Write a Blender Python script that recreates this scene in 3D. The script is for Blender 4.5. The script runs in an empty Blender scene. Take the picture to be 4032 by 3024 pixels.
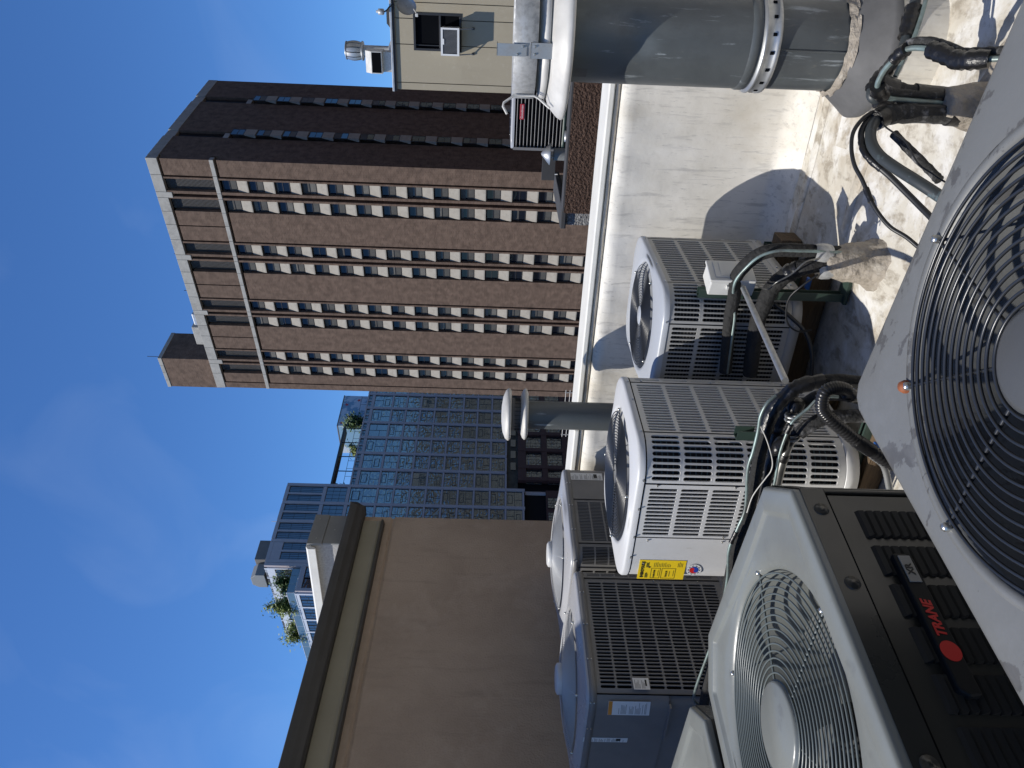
import bpy, math, random
from mathutils import Vector, Matrix
random.seed(7)
R = math.radians; PI = math.pi
S = bpy.context.scene
COL = S.collection

# ---------------------------------------------------------------- camera, world, sun, exposure
FPX, PITCH, ROLL, CAMZ, YAW = 2900.0, .0259, .0292, 1.65, R(31.5)
def g2(x, y, z):                       # level viewing frame (right, ahead, up) -> roof frame
    c, s = math.cos(YAW), math.sin(YAW)
    return Vector((c*x - s*y, s*x + c*y, z))
right = Vector((1, 0, 0)); fwd = Vector((0, math.cos(PITCH), -math.sin(PITCH)))
down = Vector((0, -math.sin(PITCH), -math.cos(PITCH)))
e_u = math.cos(ROLL)*right - math.sin(ROLL)*down
e_v = math.sin(ROLL)*right + math.cos(ROLL)*down
X, Y, Z = g2(*e_v), g2(*e_u), g2(*(-fwd))       # the phone was held sideways: picture-right is down
cam = bpy.data.cameras.new('camera'); cam.sensor_fit = 'HORIZONTAL'; cam.sensor_width = 36
cam.lens = FPX/4032*36; cam.clip_start = .02; cam.clip_end = 3000
co = bpy.data.objects.new('camera', cam); COL.objects.link(co)
co.matrix_world = Matrix(((X.x, Y.x, Z.x, 0), (X.y, Y.y, Z.y, 0), (X.z, Y.z, Z.z, CAMZ), (0, 0, 0, 1)))
S.camera = co

SUN_AZ, SUN_EL = R(-134), R(59)        # direction towards the sun, azimuth from +x counter-clockwise
w = bpy.data.worlds.new('World'); S.world = w; w.use_nodes = True
nt = w.node_tree; bg = nt.nodes['Background']
sky = nt.nodes.new('ShaderNodeTexSky'); sky.sky_type = 'NISHITA'; sky.sun_disc = False
sky.sun_elevation = SUN_EL; sky.sun_rotation = PI/2 - SUN_AZ
sky.altitude = 200; sky.air_density = 1.0; sky.dust_density = .1; sky.ozone_density = 5.0
# thin streaks of cirrus
tc = nt.nodes.new('ShaderNodeTexCoord'); mp = nt.nodes.new('ShaderNodeMapping')
mp.inputs['Rotation'].default_value = (.3, .5, .9); mp.inputs['Scale'].default_value = (1.2, 5.0, 3.0)
nz = nt.nodes.new('ShaderNodeTexNoise'); nz.inputs['Scale'].default_value = 1.6; nz.inputs['Detail'].default_value = 7; nz.inputs['Distortion'].default_value = .8
cr = nt.nodes.new('ShaderNodeValToRGB'); cr.color_ramp.elements[0].position = .52; cr.color_ramp.elements[1].position = 1.0
cr.color_ramp.elements[1].color = (.11, .11, .11, 1)
mx = nt.nodes.new('ShaderNodeMix'); mx.data_type = 'RGBA'
mx.inputs['B'].default_value = (9.0, 10.0, 11.5, 1)
nt.links.new(tc.outputs['Generated'], mp.inputs['Vector']); nt.links.new(mp.outputs['Vector'], nz.inputs['Vector'])
nt.links.new(nz.outputs['Fac'], cr.inputs['Fac']); nt.links.new(cr.outputs['Color'], mx.inputs['Factor'])
tint = nt.nodes.new('ShaderNodeMix'); tint.data_type = 'RGBA'; tint.blend_type = 'MULTIPLY'; tint.inputs['Factor'].default_value = 1
tint.inputs['B'].default_value = (.61, .96, 1.36, 1); nt.links.new(sky.outputs['Color'], tint.inputs['A'])
nt.links.new(tint.outputs['Result'], mx.inputs['A']); nt.links.new(mx.outputs['Result'], bg.inputs['Color'])
bg.inputs['Strength'].default_value = .105
sd = bpy.data.lights.new('sun', 'SUN'); sd.energy = 5.0; sd.angle = R(.5); sd.color = (1, .955, .88)
so = bpy.data.objects.new('sun', sd); COL.objects.link(so)
tosun = Vector((math.cos(SUN_AZ)*math.cos(SUN_EL), math.sin(SUN_AZ)*math.cos(SUN_EL), math.sin(SUN_EL)))
so.rotation_euler = tosun.to_track_quat('Z', 'Y').to_euler(); so.location = (-6, -8, 14)
vs = S.view_settings; vs.view_transform = 'Standard'; vs.look = 'None'; vs.exposure = 0.0; vs.gamma = 1; vs.use_curve_mapping = False
S.cycles.max_bounces = 6; S.cycles.use_denoising = True

# ---------------------------------------------------------------- materials
def objco(t):
    """object coordinates, shifted by a random amount for every object so that copies do not repeat"""
    c = t.nodes.new('ShaderNodeTexCoord'); oi = t.nodes.new('ShaderNodeObjectInfo'); mu = t.nodes.new('ShaderNodeMath'); mu.operation = 'MULTIPLY'; mu.inputs[1].default_value = 61.0
    t.links.new(oi.outputs['Random'], mu.inputs[0]); ad = t.nodes.new('ShaderNodeVectorMath'); ad.operation = 'ADD'
    t.links.new(c.outputs['Object'], ad.inputs[0]); t.links.new(mu.outputs[0], ad.inputs[1]); return ad.outputs[0]

def mat(name, col, rough=.5, metal=0., n=0., nscale=8., col2=None, bump=0., bscale=60., stretch=(1, 1, 1), spec=.5, rr=0., coat=0., detail=6, lo=.35, hi=.7):
    m = bpy.data.materials.new(name); m.use_nodes = True
    t = m.node_tree; b = t.nodes['Principled BSDF']
    b.inputs['Base Color'].default_value = (*col, 1); b.inputs['Roughness'].default_value = rough
    b.inputs['Metallic'].default_value = metal; b.inputs['Specular IOR Level'].default_value = spec
    b.inputs['Coat Weight'].default_value = coat; b.inputs['Coat Roughness'].default_value = .12
    if n or bump or rr:
        c = objco(t); mp = t.nodes.new('ShaderNodeMapping'); mp.inputs['Scale'].default_value = stretch
        t.links.new(c, mp.inputs['Vector'])
    if n or rr:
        nz = t.nodes.new('ShaderNodeTexNoise'); nz.inputs['Scale'].default_value = nscale; nz.inputs['Detail'].default_value = detail
        nz.inputs['Roughness'].default_value = .62
        t.links.new(mp.outputs['Vector'], nz.inputs['Vector'])
        rp = t.nodes.new('ShaderNodeMapRange'); rp.inputs['From Min'].default_value = lo; rp.inputs['From Max'].default_value = hi
        t.links.new(nz.outputs['Fac'], rp.inputs['Value'])
    if n:
        mx = t.nodes.new('ShaderNodeMix'); mx.data_type = 'RGBA'
        c2 = col2 or tuple(v*(1-n) for v in col)
        mx.inputs['A'].default_value = (*col, 1); mx.inputs['B'].default_value = (*c2, 1)
        t.links.new(rp.outputs['Result'], mx.inputs['Factor']); t.links.new(mx.outputs['Result'], b.inputs['Base Color'])
    if rr:
        r2 = t.nodes.new('ShaderNodeMapRange'); r2.inputs['To Min'].default_value = rough; r2.inputs['To Max'].default_value = rough+rr
        t.links.new(rp.outputs['Result'], r2.inputs['Value']); t.links.new(r2.outputs['Result'], b.inputs['Roughness'])
    if bump:
        n2 = t.nodes.new('ShaderNodeTexNoise'); n2.inputs['Scale'].default_value = bscale; n2.inputs['Detail'].default_value = 5
        t.links.new(mp.outputs['Vector'], n2.inputs['Vector'])
        bp = t.nodes.new('ShaderNodeBump'); bp.inputs['Strength'].default_value = bump; bp.inputs['Distance'].default_value = .01
        t.links.new(n2.outputs['Fac'], bp.inputs['Height']); t.links.new(bp.outputs['Normal'], b.inputs['Normal'])
    return m

def layered(name, base, layers, rough=.7, bump=.3, bscale=40, bdist=.01, spec=.3):
    """base colour, then a list of (colour, scale, lo, hi, stretch, amount) noise layers over it"""
    m = bpy.data.materials.new(name); m.use_nodes = True; t = m.node_tree; b = t.nodes['Principled BSDF']
    b.inputs['Roughness'].default_value = rough; b.inputs['Specular IOR Level'].default_value = spec
    c = objco(t); prev = None
    for i, (colr, sc, lo, hi, st, amt) in enumerate(layers):
        mp = t.nodes.new('ShaderNodeMapping'); mp.inputs['Scale'].default_value = st; mp.inputs['Location'].default_value = (3.1*i, 1.7*i, .9*i)
        t.links.new(c, mp.inputs['Vector'])
        nz = t.nodes.new('ShaderNodeTexNoise'); nz.inputs['Scale'].default_value = sc; nz.inputs['Detail'].default_value = 8; nz.inputs['Roughness'].default_value = .65
        nz.inputs['Distortion'].default_value = .3
        t.links.new(mp.outputs['Vector'], nz.inputs['Vector'])
        rp = t.nodes.new('ShaderNodeMapRange'); rp.inputs['From Min'].default_value = lo; rp.inputs['From Max'].default_value = hi; rp.inputs['To Max'].default_value = amt
        t.links.new(nz.outputs['Fac'], rp.inputs['Value'])
        mx = t.nodes.new('ShaderNodeMix'); mx.data_type = 'RGBA'; mx.inputs['B'].default_value = (*colr, 1)
        if prev is None: mx.inputs['A'].default_value = (*base, 1)
        else: t.links.new(prev, mx.inputs['A'])
        t.links.new(rp.outputs['Result'], mx.inputs['Factor']); prev = mx.outputs['Result']
    t.links.new(prev, b.inputs['Base Color'])
    if bump:
        n2 = t.nodes.new('ShaderNodeTexNoise'); n2.inputs['Scale'].default_value = bscale; n2.inputs['Detail'].default_value = 7
        t.links.new(c, n2.inputs['Vector'])
        bp = t.nodes.new('ShaderNodeBump'); bp.inputs['Strength'].default_value = bump; bp.inputs['Distance'].default_value = bdist
        t.links.new(n2.outputs['Fac'], bp.inputs['Height']); t.links.new(bp.outputs['Normal'], b.inputs['Normal'])
    return m

def brick_mat(name, c1, c2, mortar):
    m = bpy.data.materials.new(name); m.use_nodes = True; t = m.node_tree; b = t.nodes['Principled BSDF']
    b.inputs['Roughness'].default_value = .9; b.inputs['Specular IOR Level'].default_value = .2
    c = t.nodes.new('ShaderNodeTexCoord'); sp = t.nodes.new('ShaderNodeSeparateXYZ'); t.links.new(c.outputs['Object'], sp.inputs[0])
    ad = t.nodes.new('ShaderNodeMath'); ad.operation = 'ADD'; t.links.new(sp.outputs['X'], ad.inputs[0]); t.links.new(sp.outputs['Y'], ad.inputs[1])
    cb = t.nodes.new('ShaderNodeCombineXYZ'); t.links.new(ad.outputs[0], cb.inputs['X']); t.links.new(sp.outputs['Z'], cb.inputs['Y'])
    br = t.nodes.new('ShaderNodeTexBrick'); br.inputs['Scale'].default_value = 1; br.inputs['Brick Width'].default_value = .42; br.inputs['Row Height'].default_value = .14
    br.inputs['Mortar Size'].default_value = .018; br.inputs['Color1'].default_value = (*c1, 1); br.inputs['Color2'].default_value = (*c2, 1); br.inputs['Mortar'].default_value = (*mortar, 1)
    t.links.new(cb.outputs[0], br.inputs['Vector'])
    nz = t.nodes.new('ShaderNodeTexNoise'); nz.inputs['Scale'].default_value = 1.3; nz.inputs['Detail'].default_value = 9; t.links.new(c.outputs['Object'], nz.inputs['Vector'])
    rp = t.nodes.new('ShaderNodeMapRange'); rp.inputs['From Min'].default_value = .3; rp.inputs['From Max'].default_value = .7; rp.inputs['To Min'].default_value = .72; rp.inputs['To Max'].default_value = 1.22
    t.links.new(nz.outputs['Fac'], rp.inputs['Value'])
    mx = t.nodes.new('ShaderNodeMix'); mx.data_type = 'RGBA'; mx.blend_type = 'MULTIPLY'; mx.inputs['Factor'].default_value = 1
    t.links.new(br.outputs['Color'], mx.inputs['A']); t.links.new(rp.outputs['Result'], mx.inputs['B']); t.links.new(mx.outputs['Result'], b.inputs['Base Color'])
    return m

def glass_mat(name, tint, rough=.04, bump=.25, bscale=.8, bdist=.05, n=.0, ior=2.2):
    m = bpy.data.materials.new(name); m.use_nodes = True; t = m.node_tree; b = t.nodes['Principled BSDF']
    b.inputs['Base Color'].default_value = (*tint, 1); b.inputs['Roughness'].default_value = rough; b.inputs['Specular IOR Level'].default_value = .5; b.inputs['IOR'].default_value = ior
    c = objco(t)
    n2 = t.nodes.new('ShaderNodeTexNoise'); n2.inputs['Scale'].default_value = bscale; n2.inputs['Detail'].default_value = 2; n2.inputs['Distortion'].default_value = 1.5
    t.links.new(c, n2.inputs['Vector'])
    bp = t.nodes.new('ShaderNodeBump'); bp.inputs['Strength'].default_value = bump; bp.inputs['Distance'].default_value = bdist
    t.links.new(n2.outputs['Fac'], bp.inputs['Height']); t.links.new(bp.outputs['Normal'], b.inputs['Normal'])
    if n:
        n3 = t.nodes.new('ShaderNodeTexNoise'); n3.inputs['Scale'].default_value = .9; n3.inputs['Detail'].default_value = 6; n3.inputs['Distortion'].default_value = 2.2
        t.links.new(c, n3.inputs['Vector'])
        rp = t.nodes.new('ShaderNodeMapRange'); rp.inputs['From Min'].default_value = .42; rp.inputs['From Max'].default_value = .62
        t.links.new(n3.outputs['Fac'], rp.inputs['Value'])
        mx = t.nodes.new('ShaderNodeMix'); mx.data_type = 'RGBA'; mx.inputs['A'].default_value = (*tint, 1); mx.inputs['B'].default_value = (*[v*(1+n)+.004 for v in tint], 1)
        t.links.new(rp.outputs['Result'], mx.inputs['Factor']); t.links.new(mx.outputs['Result'], b.inputs['Base Color'])
    return m

def coil_mat(name, dark, line, pitch):
    m = bpy.data.materials.new(name); m.use_nodes = True; t = m.node_tree; b = t.nodes['Principled BSDF']
    b.inputs['Roughness'].default_value = .7; b.inputs['Specular IOR Level'].default_value = .2
    c = t.nodes.new('ShaderNodeTexCoord'); sp = t.nodes.new('ShaderNodeSeparateXYZ'); t.links.new(c.outputs['Object'], sp.inputs[0])
    mu = t.nodes.new('ShaderNodeMath'); mu.operation = 'MULTIPLY'; mu.inputs[1].default_value = 1/pitch; t.links.new(sp.outputs['Z'], mu.inputs[0])
    fr = t.nodes.new('ShaderNodeMath'); fr.operation = 'FRACT'; t.links.new(mu.outputs[0], fr.inputs[0])
    gt = t.nodes.new('ShaderNodeMath'); gt.operation = 'GREATER_THAN'; gt.inputs[1].default_value = .8; t.links.new(fr.outputs[0], gt.inputs[0])
    mx = t.nodes.new('ShaderNodeMix'); mx.data_type = 'RGBA'; mx.inputs['A'].default_value = (*dark, 1); mx.inputs['B'].default_value = (*line, 1)
    t.links.new(gt.outputs[0], mx.inputs['Factor']); t.links.new(mx.outputs['Result'], b.inputs['Base Color'])
    return m

MT = {}
MT['roof'] = layered('roof_membrane', (.53, .50, .435), [((.36, .30, .225), 1.8, .48, .66, (1, 1, 1), .8), ((.27, .235, .185), 10, .50, .63, (1.5, .8, 1), .85), ((.66, .65, .625), 6, .48, .62, (1, 1, 1), .85), ((.28, .24, .20), 26, .58, .70, (1, 1, 1), .6), ((.16, .14, .12), 60, .66, .75, (1, 1, 1), .6)], rough=.75, bump=.35, bscale=16)
MT['membrane'] = layered('wall_membrane', (.72, .695, .64), [((.49, .465, .405), 1.3, .42, .66, (1, 1, 1), .7), ((.36, .35, .33), 12, .54, .70, (3, 3, .35), .7), ((.24, .24, .235), 34, .60, .72, (3, 3, .5), .65), ((.42, .36, .26), 2.2, .52, .72, (1, 1, .5), .5), ((.68, .67, .64), 4, .52, .7, (1, 1, .4), .6)], rough=.7, bump=.25, bscale=14)
MT['coping'] = mat('white_coping', (.74, .73, .68), .45, n=.12, nscale=6)
MT['strip'] = mat('seal_strip', (.66, .60, .50), .6, n=.3, nscale=14)
MT['mastic'] = layered('mastic', (.34, .30, .25), [((.20, .175, .14), 9, .45, .62, (1, 1, 1), .75), ((.50, .47, .41), 18, .55, .7, (1, 1, 1), .6), ((.15, .14, .10), 26, .6, .72, (1, 1, 1), .5)], rough=.75, bump=.9, bscale=30, bdist=.02)
MT['stucco'] = layered('taupe_stucco', (.47, .365, .275), [((.36, .275, .205), 1.1, .42, .68, (1, 1, 1), .75), ((.33, .26, .20), 7, .54, .72, (1.6, 1.6, .22), .6), ((.54, .43, .335), 4, .52, .7, (1, 1, 1), .45), ((.20, .155, .12), 22, .68, .75, (1, 1, 1), .5)], rough=.92, bump=1., bscale=70, bdist=.006, spec=.15)
MT['gutter'] = mat('bronze_gutter', (.070, .067, .062), .5, n=.2, nscale=5)
MT['frieze'] = mat('olive_board', (.32, .29, .21), .6, n=.12, nscale=3)
MT['paintgrey'] = mat('galvanised_grey_cap', (.25, .25, .235), .55, n=.15, nscale=5)
MT['granule'] = mat('granulated_cap_sheet', (.42, .41, .39), .9, n=.3, nscale=60, bump=.5, bscale=120)
MT['lightgrey'] = layered('light_grey_enamel', (.57, .57, .56), [((.45, .44, .42), 3, .5, .75, (1, 1, .5), .55), ((.36, .34, .30), 34, .62, .75, (2, 2, .5), .5)], rough=.4, bump=.05, bscale=30, spec=.5)
MT['lid'] = mat('light_grey_lid_enamel', (.57, .575, .58), .36, n=.07, nscale=9, rr=.12)
MT['midgrey'] = layered('grey_enamel', (.33, .33, .322), [((.25, .245, .235), 3, .5, .75, (1, 1, .5), .6), ((.20, .19, .17), 34, .62, .75, (2, 2, .5), .5)], rough=.42, bump=.05, bscale=30, spec=.5)
MT['midlid'] = mat('grey_lid_enamel', (.40, .42, .45), .35, n=.08, nscale=7, rr=.1)
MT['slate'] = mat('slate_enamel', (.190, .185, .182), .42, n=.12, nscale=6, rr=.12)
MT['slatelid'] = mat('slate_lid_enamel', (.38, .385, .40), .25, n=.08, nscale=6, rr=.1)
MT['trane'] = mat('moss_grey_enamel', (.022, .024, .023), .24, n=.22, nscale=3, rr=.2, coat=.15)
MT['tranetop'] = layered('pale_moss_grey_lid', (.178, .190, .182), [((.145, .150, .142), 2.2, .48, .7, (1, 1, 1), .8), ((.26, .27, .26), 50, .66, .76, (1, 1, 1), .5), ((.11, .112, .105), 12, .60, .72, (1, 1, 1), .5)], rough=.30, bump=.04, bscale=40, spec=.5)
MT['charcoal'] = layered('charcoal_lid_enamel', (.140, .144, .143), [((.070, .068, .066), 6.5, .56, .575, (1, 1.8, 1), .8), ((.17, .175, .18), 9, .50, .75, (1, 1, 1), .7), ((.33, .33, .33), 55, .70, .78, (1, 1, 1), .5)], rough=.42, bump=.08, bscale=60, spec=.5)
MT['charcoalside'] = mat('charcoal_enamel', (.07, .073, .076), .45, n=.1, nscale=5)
MT['black'] = mat('black_enamel', (.008, .009, .010), .6, spec=.25)
MT['wire'] = mat('black_wire', (.020, .022, .026), .3, spec=.6)
MT['greywire'] = mat('grey_wire', (.10, .118, .116), .35, spec=.6)
MT['whitewire'] = mat('pale_wire', (.45, .46, .47), .35)
MT['greyinside'] = mat('grey_shroud', (.14, .145, .138), .5, n=.1)
MT['void'] = mat('dark_void', (.006, .0065, .008), .9, spec=.0)  # also on fan blades and shrouds: the fans' inner shade is painted in
MT['coil'] = coil_mat('coil_fins', (.006, .008, .012), (.045, .075, .095), .024)
MT['coilpale'] = coil_mat('coil_fins_pale', (.010, .010, .011), (.14, .14, .135), .016)
MT['steel'] = mat('galvanised_steel', (.45, .46, .46), .38, metal=.75, n=.25, nscale=26, rr=.2)
MT['galvband'] = mat('spangled_zinc', (.46, .465, .46), .5, metal=.35, n=.25, nscale=45, lo=.42, hi=.6, rr=.15, bump=.1, bscale=40)
MT['zinc'] = mat('weathered_zinc', (.60, .585, .55), .55, metal=.15, n=.25, nscale=7, bump=.15, bscale=12)
MT['ventpaint'] = layered('blue_grey_vent_paint', (.078, .087, .090), [((.125, .14, .143), 5, .50, .72, (1, 1, .25), .7), ((.30, .33, .34), 9, .60, .66, (3, 3, .35), .75), ((.045, .049, .050), 2, .48, .66, (1, 1, 1), .7), ((.16, .15, .13), 26, .62, .72, (1.5, 1.5, .4), .5)], rough=.42, bump=.2, bscale=7, bdist=.02, spec=.5)
MT['conegrey'] = mat('grey_flashing_cone', (.120, .120, .122), .62, n=.35, nscale=5, rr=.15, spec=.22)
MT['screw'] = mat('bright_screw', (.55, .54, .5), .3, metal=.9)
MT['rustscrew'] = mat('rusty_screw', (.28, .085, .03), .7, n=.4, nscale=60)
MT['insul'] = mat('black_foam_insulation', (.016, .016, .016), .85, n=.5, nscale=30, bump=1.0, bscale=55)
MT['insulgrey'] = mat('peeling_foam_insulation', (.020, .020, .020), .8, n=1., nscale=22, col2=(.14, .14, .145), bump=.8, bscale=60, lo=.52, hi=.66)
MT['tape'] = mat('black_tape', (.010, .010, .011), .35, n=.4, nscale=20, bump=.6, bscale=35)
MT['copper'] = mat('oxidised_copper_tube', (.24, .32, .31), .42, metal=.45, n=.4, nscale=16, col2=(.12, .13, .125))
MT['patina'] = mat('dark_patina_tube', (.034, .040, .043), .45, n=1., nscale=15, col2=(.13, .185, .20), lo=.58, hi=.72)
MT['stonegrey'] = mat('grey_limestone', (.33, .345, .31), .85, n=.3, nscale=.3)
MT['stone'] = mat('warm_limestone', (.44, .39, .31), .85, n=.3, nscale=.3)  # even warm stone tone of the added block beside the roof
MT['barepipe'] = mat('dull_steel_tube', (.27, .27, .26), .32, metal=.8, n=.5, nscale=14)
MT['cable'] = mat('black_cable', (.014, .015, .017), .45)
MT['whitecable'] = mat('white_cable', (.55, .54, .5), .5)
MT['hose'] = mat('black_corrugated_hose', (.022, .022, .023), .28, n=.3, nscale=20)
MT['wood'] = mat('weathered_timber', (.13, .085, .045), .8, n=.55, nscale=9, stretch=(.6, 6, 6), bump=.7, bscale=24)
MT['strut'] = mat('green_strut_paint', (.035, .060, .048), .42, n=.35, nscale=9, rr=.1)
MT['disc'] = mat('white_enclosure', (.60, .60, .575), .5, n=.1, nscale=6)
MT['bluepad'] = mat('blue_rubber', (.015, .09, .32), .5)
MT['white'] = mat('white_print', (.72, .72, .71), .5)
MT['yellow'] = mat('yellow_label', (.80, .56, .012), .5)
MT['orange'] = mat('orange_print', (.62, .25, .04), .5)
MT['ink'] = mat('black_ink', (.012, .012, .012), .6)
MT['greyink'] = mat('grey_ink', (.22, .22, .22), .6)
MT['red'] = mat('red_print', (.55, .018, .015), .5)
MT['blue'] = mat('blue_print', (.018, .06, .36), .5)
MT['redplate'] = mat('red_plate', (.42, .035, .05), .4)
MT['brick'] = brick_mat('brown_brick', (.150, .098, .070), (.110, .070, .050), (.165, .120, .090))
MT['concrete'] = layered('weathered_concrete', (.38, .36, .32), [((.24, .225, .20), .9, .45, .7, (1, 1, 1), .65), ((.50, .47, .41), 2.5, .5, .75, (1, 1, 1), .5)], rough=.9, bump=.2, bscale=6)
MT['spandrel'] = layered('pale_concrete', (.36, .325, .27), [((.25, .22, .18), 1.6, .45, .7, (1, 1, 1), .6)], rough=.9, bump=0)
MT['recess'] = mat('dark_recess', (.022, .020, .020), .9, spec=.0)
MT['mossshade'] = mat('shaded_moss_louver', (.012, .013, .0135), .5, spec=.3)  # same enamel as the panels; the louvers' shade is put into this colour
MT['frame'] = mat('bronze_window_frame', (.035, .030, .028), .6)
MT['glassdark'] = glass_mat('dark_glass', (.006, .009, .016), bump=.06, ior=1.42)
MT['blind'] = mat('drawn_blind', (.085, .080, .070), .8, n=.3, nscale=2)
MT['blind2'] = mat('pale_blind', (.15, .14, .12), .8, n=.3, nscale=2)
MT['louver'] = mat('louver_slat', (.11, .105, .10), .6)
MT['mullion'] = mat('grey_mullion', (.47, .415, .415), .55, n=.1, nscale=.6)
MT['muntin'] = mat('dark_muntin', (.045, .052, .055), .5)
MT['glassA'] = glass_mat('teal_glass', (.020, .032, .034), bump=.7, bscale=.8, bdist=.09, ior=2.5)
MT['glassB'] = glass_mat('deep_glass', (.012, .018, .020), bump=1.0, bscale=.9, bdist=.16, ior=2.6)
MT['glassC'] = glass_mat('pale_teal_glass', (.050, .078, .082), bump=.3, bscale=.4, ior=2.4)
MT['glassblue'] = glass_mat('blue_glass', (.008, .016, .030), bump=.15, bscale=.4, ior=2.2)
MT['podium'] = mat('oxblood_cladding', (.085, .034, .028), .6, n=.2, nscale=1)
MT['stonewall'] = mat('brown_stone', (.10, .085, .06), .85, n=.5, nscale=1.2)
MT['beige'] = layered('beige_panel', (.385, .335, .245), [((.45, .40, .31), 7, .55, .75, (1, 1, 1), .55), ((.31, .265, .19), 1.2, .5, .75, (1, 1, .35), .5)], rough=.85, bump=.2, bscale=50)
MT['flash'] = mat('metal_flashing', (.46, .48, .50), .45, metal=.4, n=.3, nscale=4)
MT['pebbled'] = layered('brown_pebble_dash', (.060, .034, .023), [((.13, .075, .050), 44, .5, .62, (1, 1, 1), .9), ((.018, .012, .010), 52, .55, .65, (1, 1, 1), .9)], rough=.8, bump=1., bscale=26, bdist=.06)
MT['pebbleg'] = layered('grey_pebble_dash', (.24, .235, .225), [((.46, .45, .43), 30, .52, .6, (1, 1, 1), .9), ((.05, .05, .055), 34, .55, .63, (1, 1, 1), .9), ((.30, .20, .10), 26, .62, .68, (1, 1, 1), .6)], rough=.8, bump=1., bscale=30, bdist=.06)
MT['tar'] = mat('dark_roofing', (.05, .05, .052), .9, n=.3, nscale=2)
MT['street'] = mat('asphalt', (.05, .05, .052), .9, n=.3, nscale=.2)
MT['leaf'] = mat('leaf_green', (.085, .15, .035), .6, n=.6, nscale=2.5, col2=(.035, .065, .02))
MT['leafy'] = mat('yellow_green_leaf', (.24, .29, .07), .6, n=.5, nscale=2.5, col2=(.12, .17, .045))
MT['bark'] = mat('bark', (.06, .045, .03), .9)
MT['mural'] = layered('blue_white_mural', (.50, .58, .66), [((.16, .32, .46), .16, .50, .52, (1, 1, 1), .9)], rough=.7, bump=0)
MT['darksteel'] = mat('dark_steel', (.022, .022, .024), .5)
MT['railglass'] = glass_mat('balustrade_glass', (.10, .14, .14), bump=0)
MT['brownbox'] = mat('brown_sheet', (.17, .155, .14), .6, n=.2, nscale=.5)
MT['paleclad'] = mat('pale_cladding', (.62, .64, .68), .4, n=.05)

# ---------------------------------------------------------------- mesh helpers
class M:
    def __init__(s): s.v = []; s.f = []; s.sm = []
    def add(s, vs, fs, smooth=False):
        o = len(s.v); s.v += [tuple(v) for v in vs]
        for f in fs: s.f.append([i+o for i in f]); s.sm.append(smooth)
        return s
    def box(s, x0, y0, z0, x1, y1, z1):
        x0, x1 = min(x0, x1), max(x0, x1); y0, y1 = min(y0, y1), max(y0, y1); z0, z1 = min(z0, z1), max(z0, z1)
        return s.add([(x0, y0, z0), (x1, y0, z0), (x1, y1, z0), (x0, y1, z0), (x0, y0, z1), (x1, y0, z1), (x1, y1, z1), (x0, y1, z1)],
                     [(3, 2, 1, 0), (4, 5, 6, 7), (0, 1, 5, 4), (1, 2, 6, 5), (2, 3, 7, 6), (3, 0, 4, 7)])
    def prism(s, poly, axis, a, b):
        """poly: list of 2-D points, extruded along axis 'x','y' or 'z' from a to b"""
        def p(q, h):
            return (h, q[0], q[1]) if axis == 'x' else (q[0], h, q[1]) if axis == 'y' else (q[0], q[1], h)
        n = len(poly); vs = [p(q, a) for q in poly]+[p(q, b) for q in poly]
        fs = [list(range(n))[::-1], list(range(n, 2*n))]+[(i, (i+1) % n, n+(i+1) % n, n+i) for i in range(n)]
        return s.add(vs, fs)
    def rows(s, rows, closed=True, smooth=True, capa=False, capb=False):
        n = len(rows[0]); vs = [p for r in rows for p in r]; fs = []
        for i in range(len(rows)-1):
            for j in range(n if closed else n-1):
                k = (j+1) % n; fs.append((i*n+j, i*n+k, (i+1)*n+k, (i+1)*n+j))
        s.add(vs, fs, smooth)
        if capa: s.add(rows[0], [list(range(n))[::-1]])
        if capb: s.add(rows[-1], [list(range(n))])
        return s
    def lathe(s, prof, c=(0, 0, 0), n=32, smooth=True, capa=False, capb=False, wob=None):
        rows = []
        for k, (r, z) in enumerate(prof):
            rows.append([(c[0]+r*(1+(wob(k, j) if wob else 0))*math.cos(2*PI*j/n), c[1]+r*(1+(wob(k, j) if wob else 0))*math.sin(2*PI*j/n), c[2]+z) for j in range(n)])
        return s.rows(rows, True, smooth, capa, capb)
    def ring(s, R_, r, z, n=48, m=5, c=(0, 0)):
        rows = []
        for j in range(n):
            a = 2*PI*j/n
            rows.append([(c[0]+(R_+r*math.cos(2*PI*k/m))*math.cos(a), c[1]+(R_+r*math.cos(2*PI*k/m))*math.sin(a), z+r*math.sin(2*PI*k/m)) for k in range(m)])
        rows.append(rows[0]); return s.rows(rows, True, True)
    def tube(s, pts, r, n=8, cap=True, rf=None):
        pts = [Vector(p) for p in pts]; rows = []; up = None
        for i, p in enumerate(pts):
            t = (pts[min(i+1, len(pts)-1)]-pts[max(i-1, 0)]).normalized()
            if up is None: up = t.orthogonal().normalized()
            else:
                up = up - t*up.dot(t); up = up.normalized() if up.length > 1e-6 else t.orthogonal().normalized()
            b = t.cross(up); rr = rf(i) if rf else r
            rows.append([tuple(p+(up*math.cos(2*PI*k/n)+b*math.sin(2*PI*k/n))*rr) for k in range(n)])
        return s.rows(rows, True, True, cap, cap)
    def build(s, name, m, parent=None, bevel=0, kind=None, label=None, loc=None):
        me = bpy.data.meshes.new(name); me.from_pydata(s.v, [], s.f); me.update()
        if any(s.sm): me.polygons.foreach_set('use_smooth', s.sm)
        me.materials.append(MT[m] if isinstance(m, str) else m)
        o = bpy.data.objects.new(name, me); COL.objects.link(o)
        if parent: o.parent = parent
        if loc: o.location = loc
        if kind: o['kind'] = kind
        if label: o['label'] = label
        if bevel:
            b = o.modifiers.new('edge', 'BEVEL'); b.width = bevel; b.segments = 2; b.limit_method = 'ANGLE'; b.angle_limit = R(40)
        return o

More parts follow.
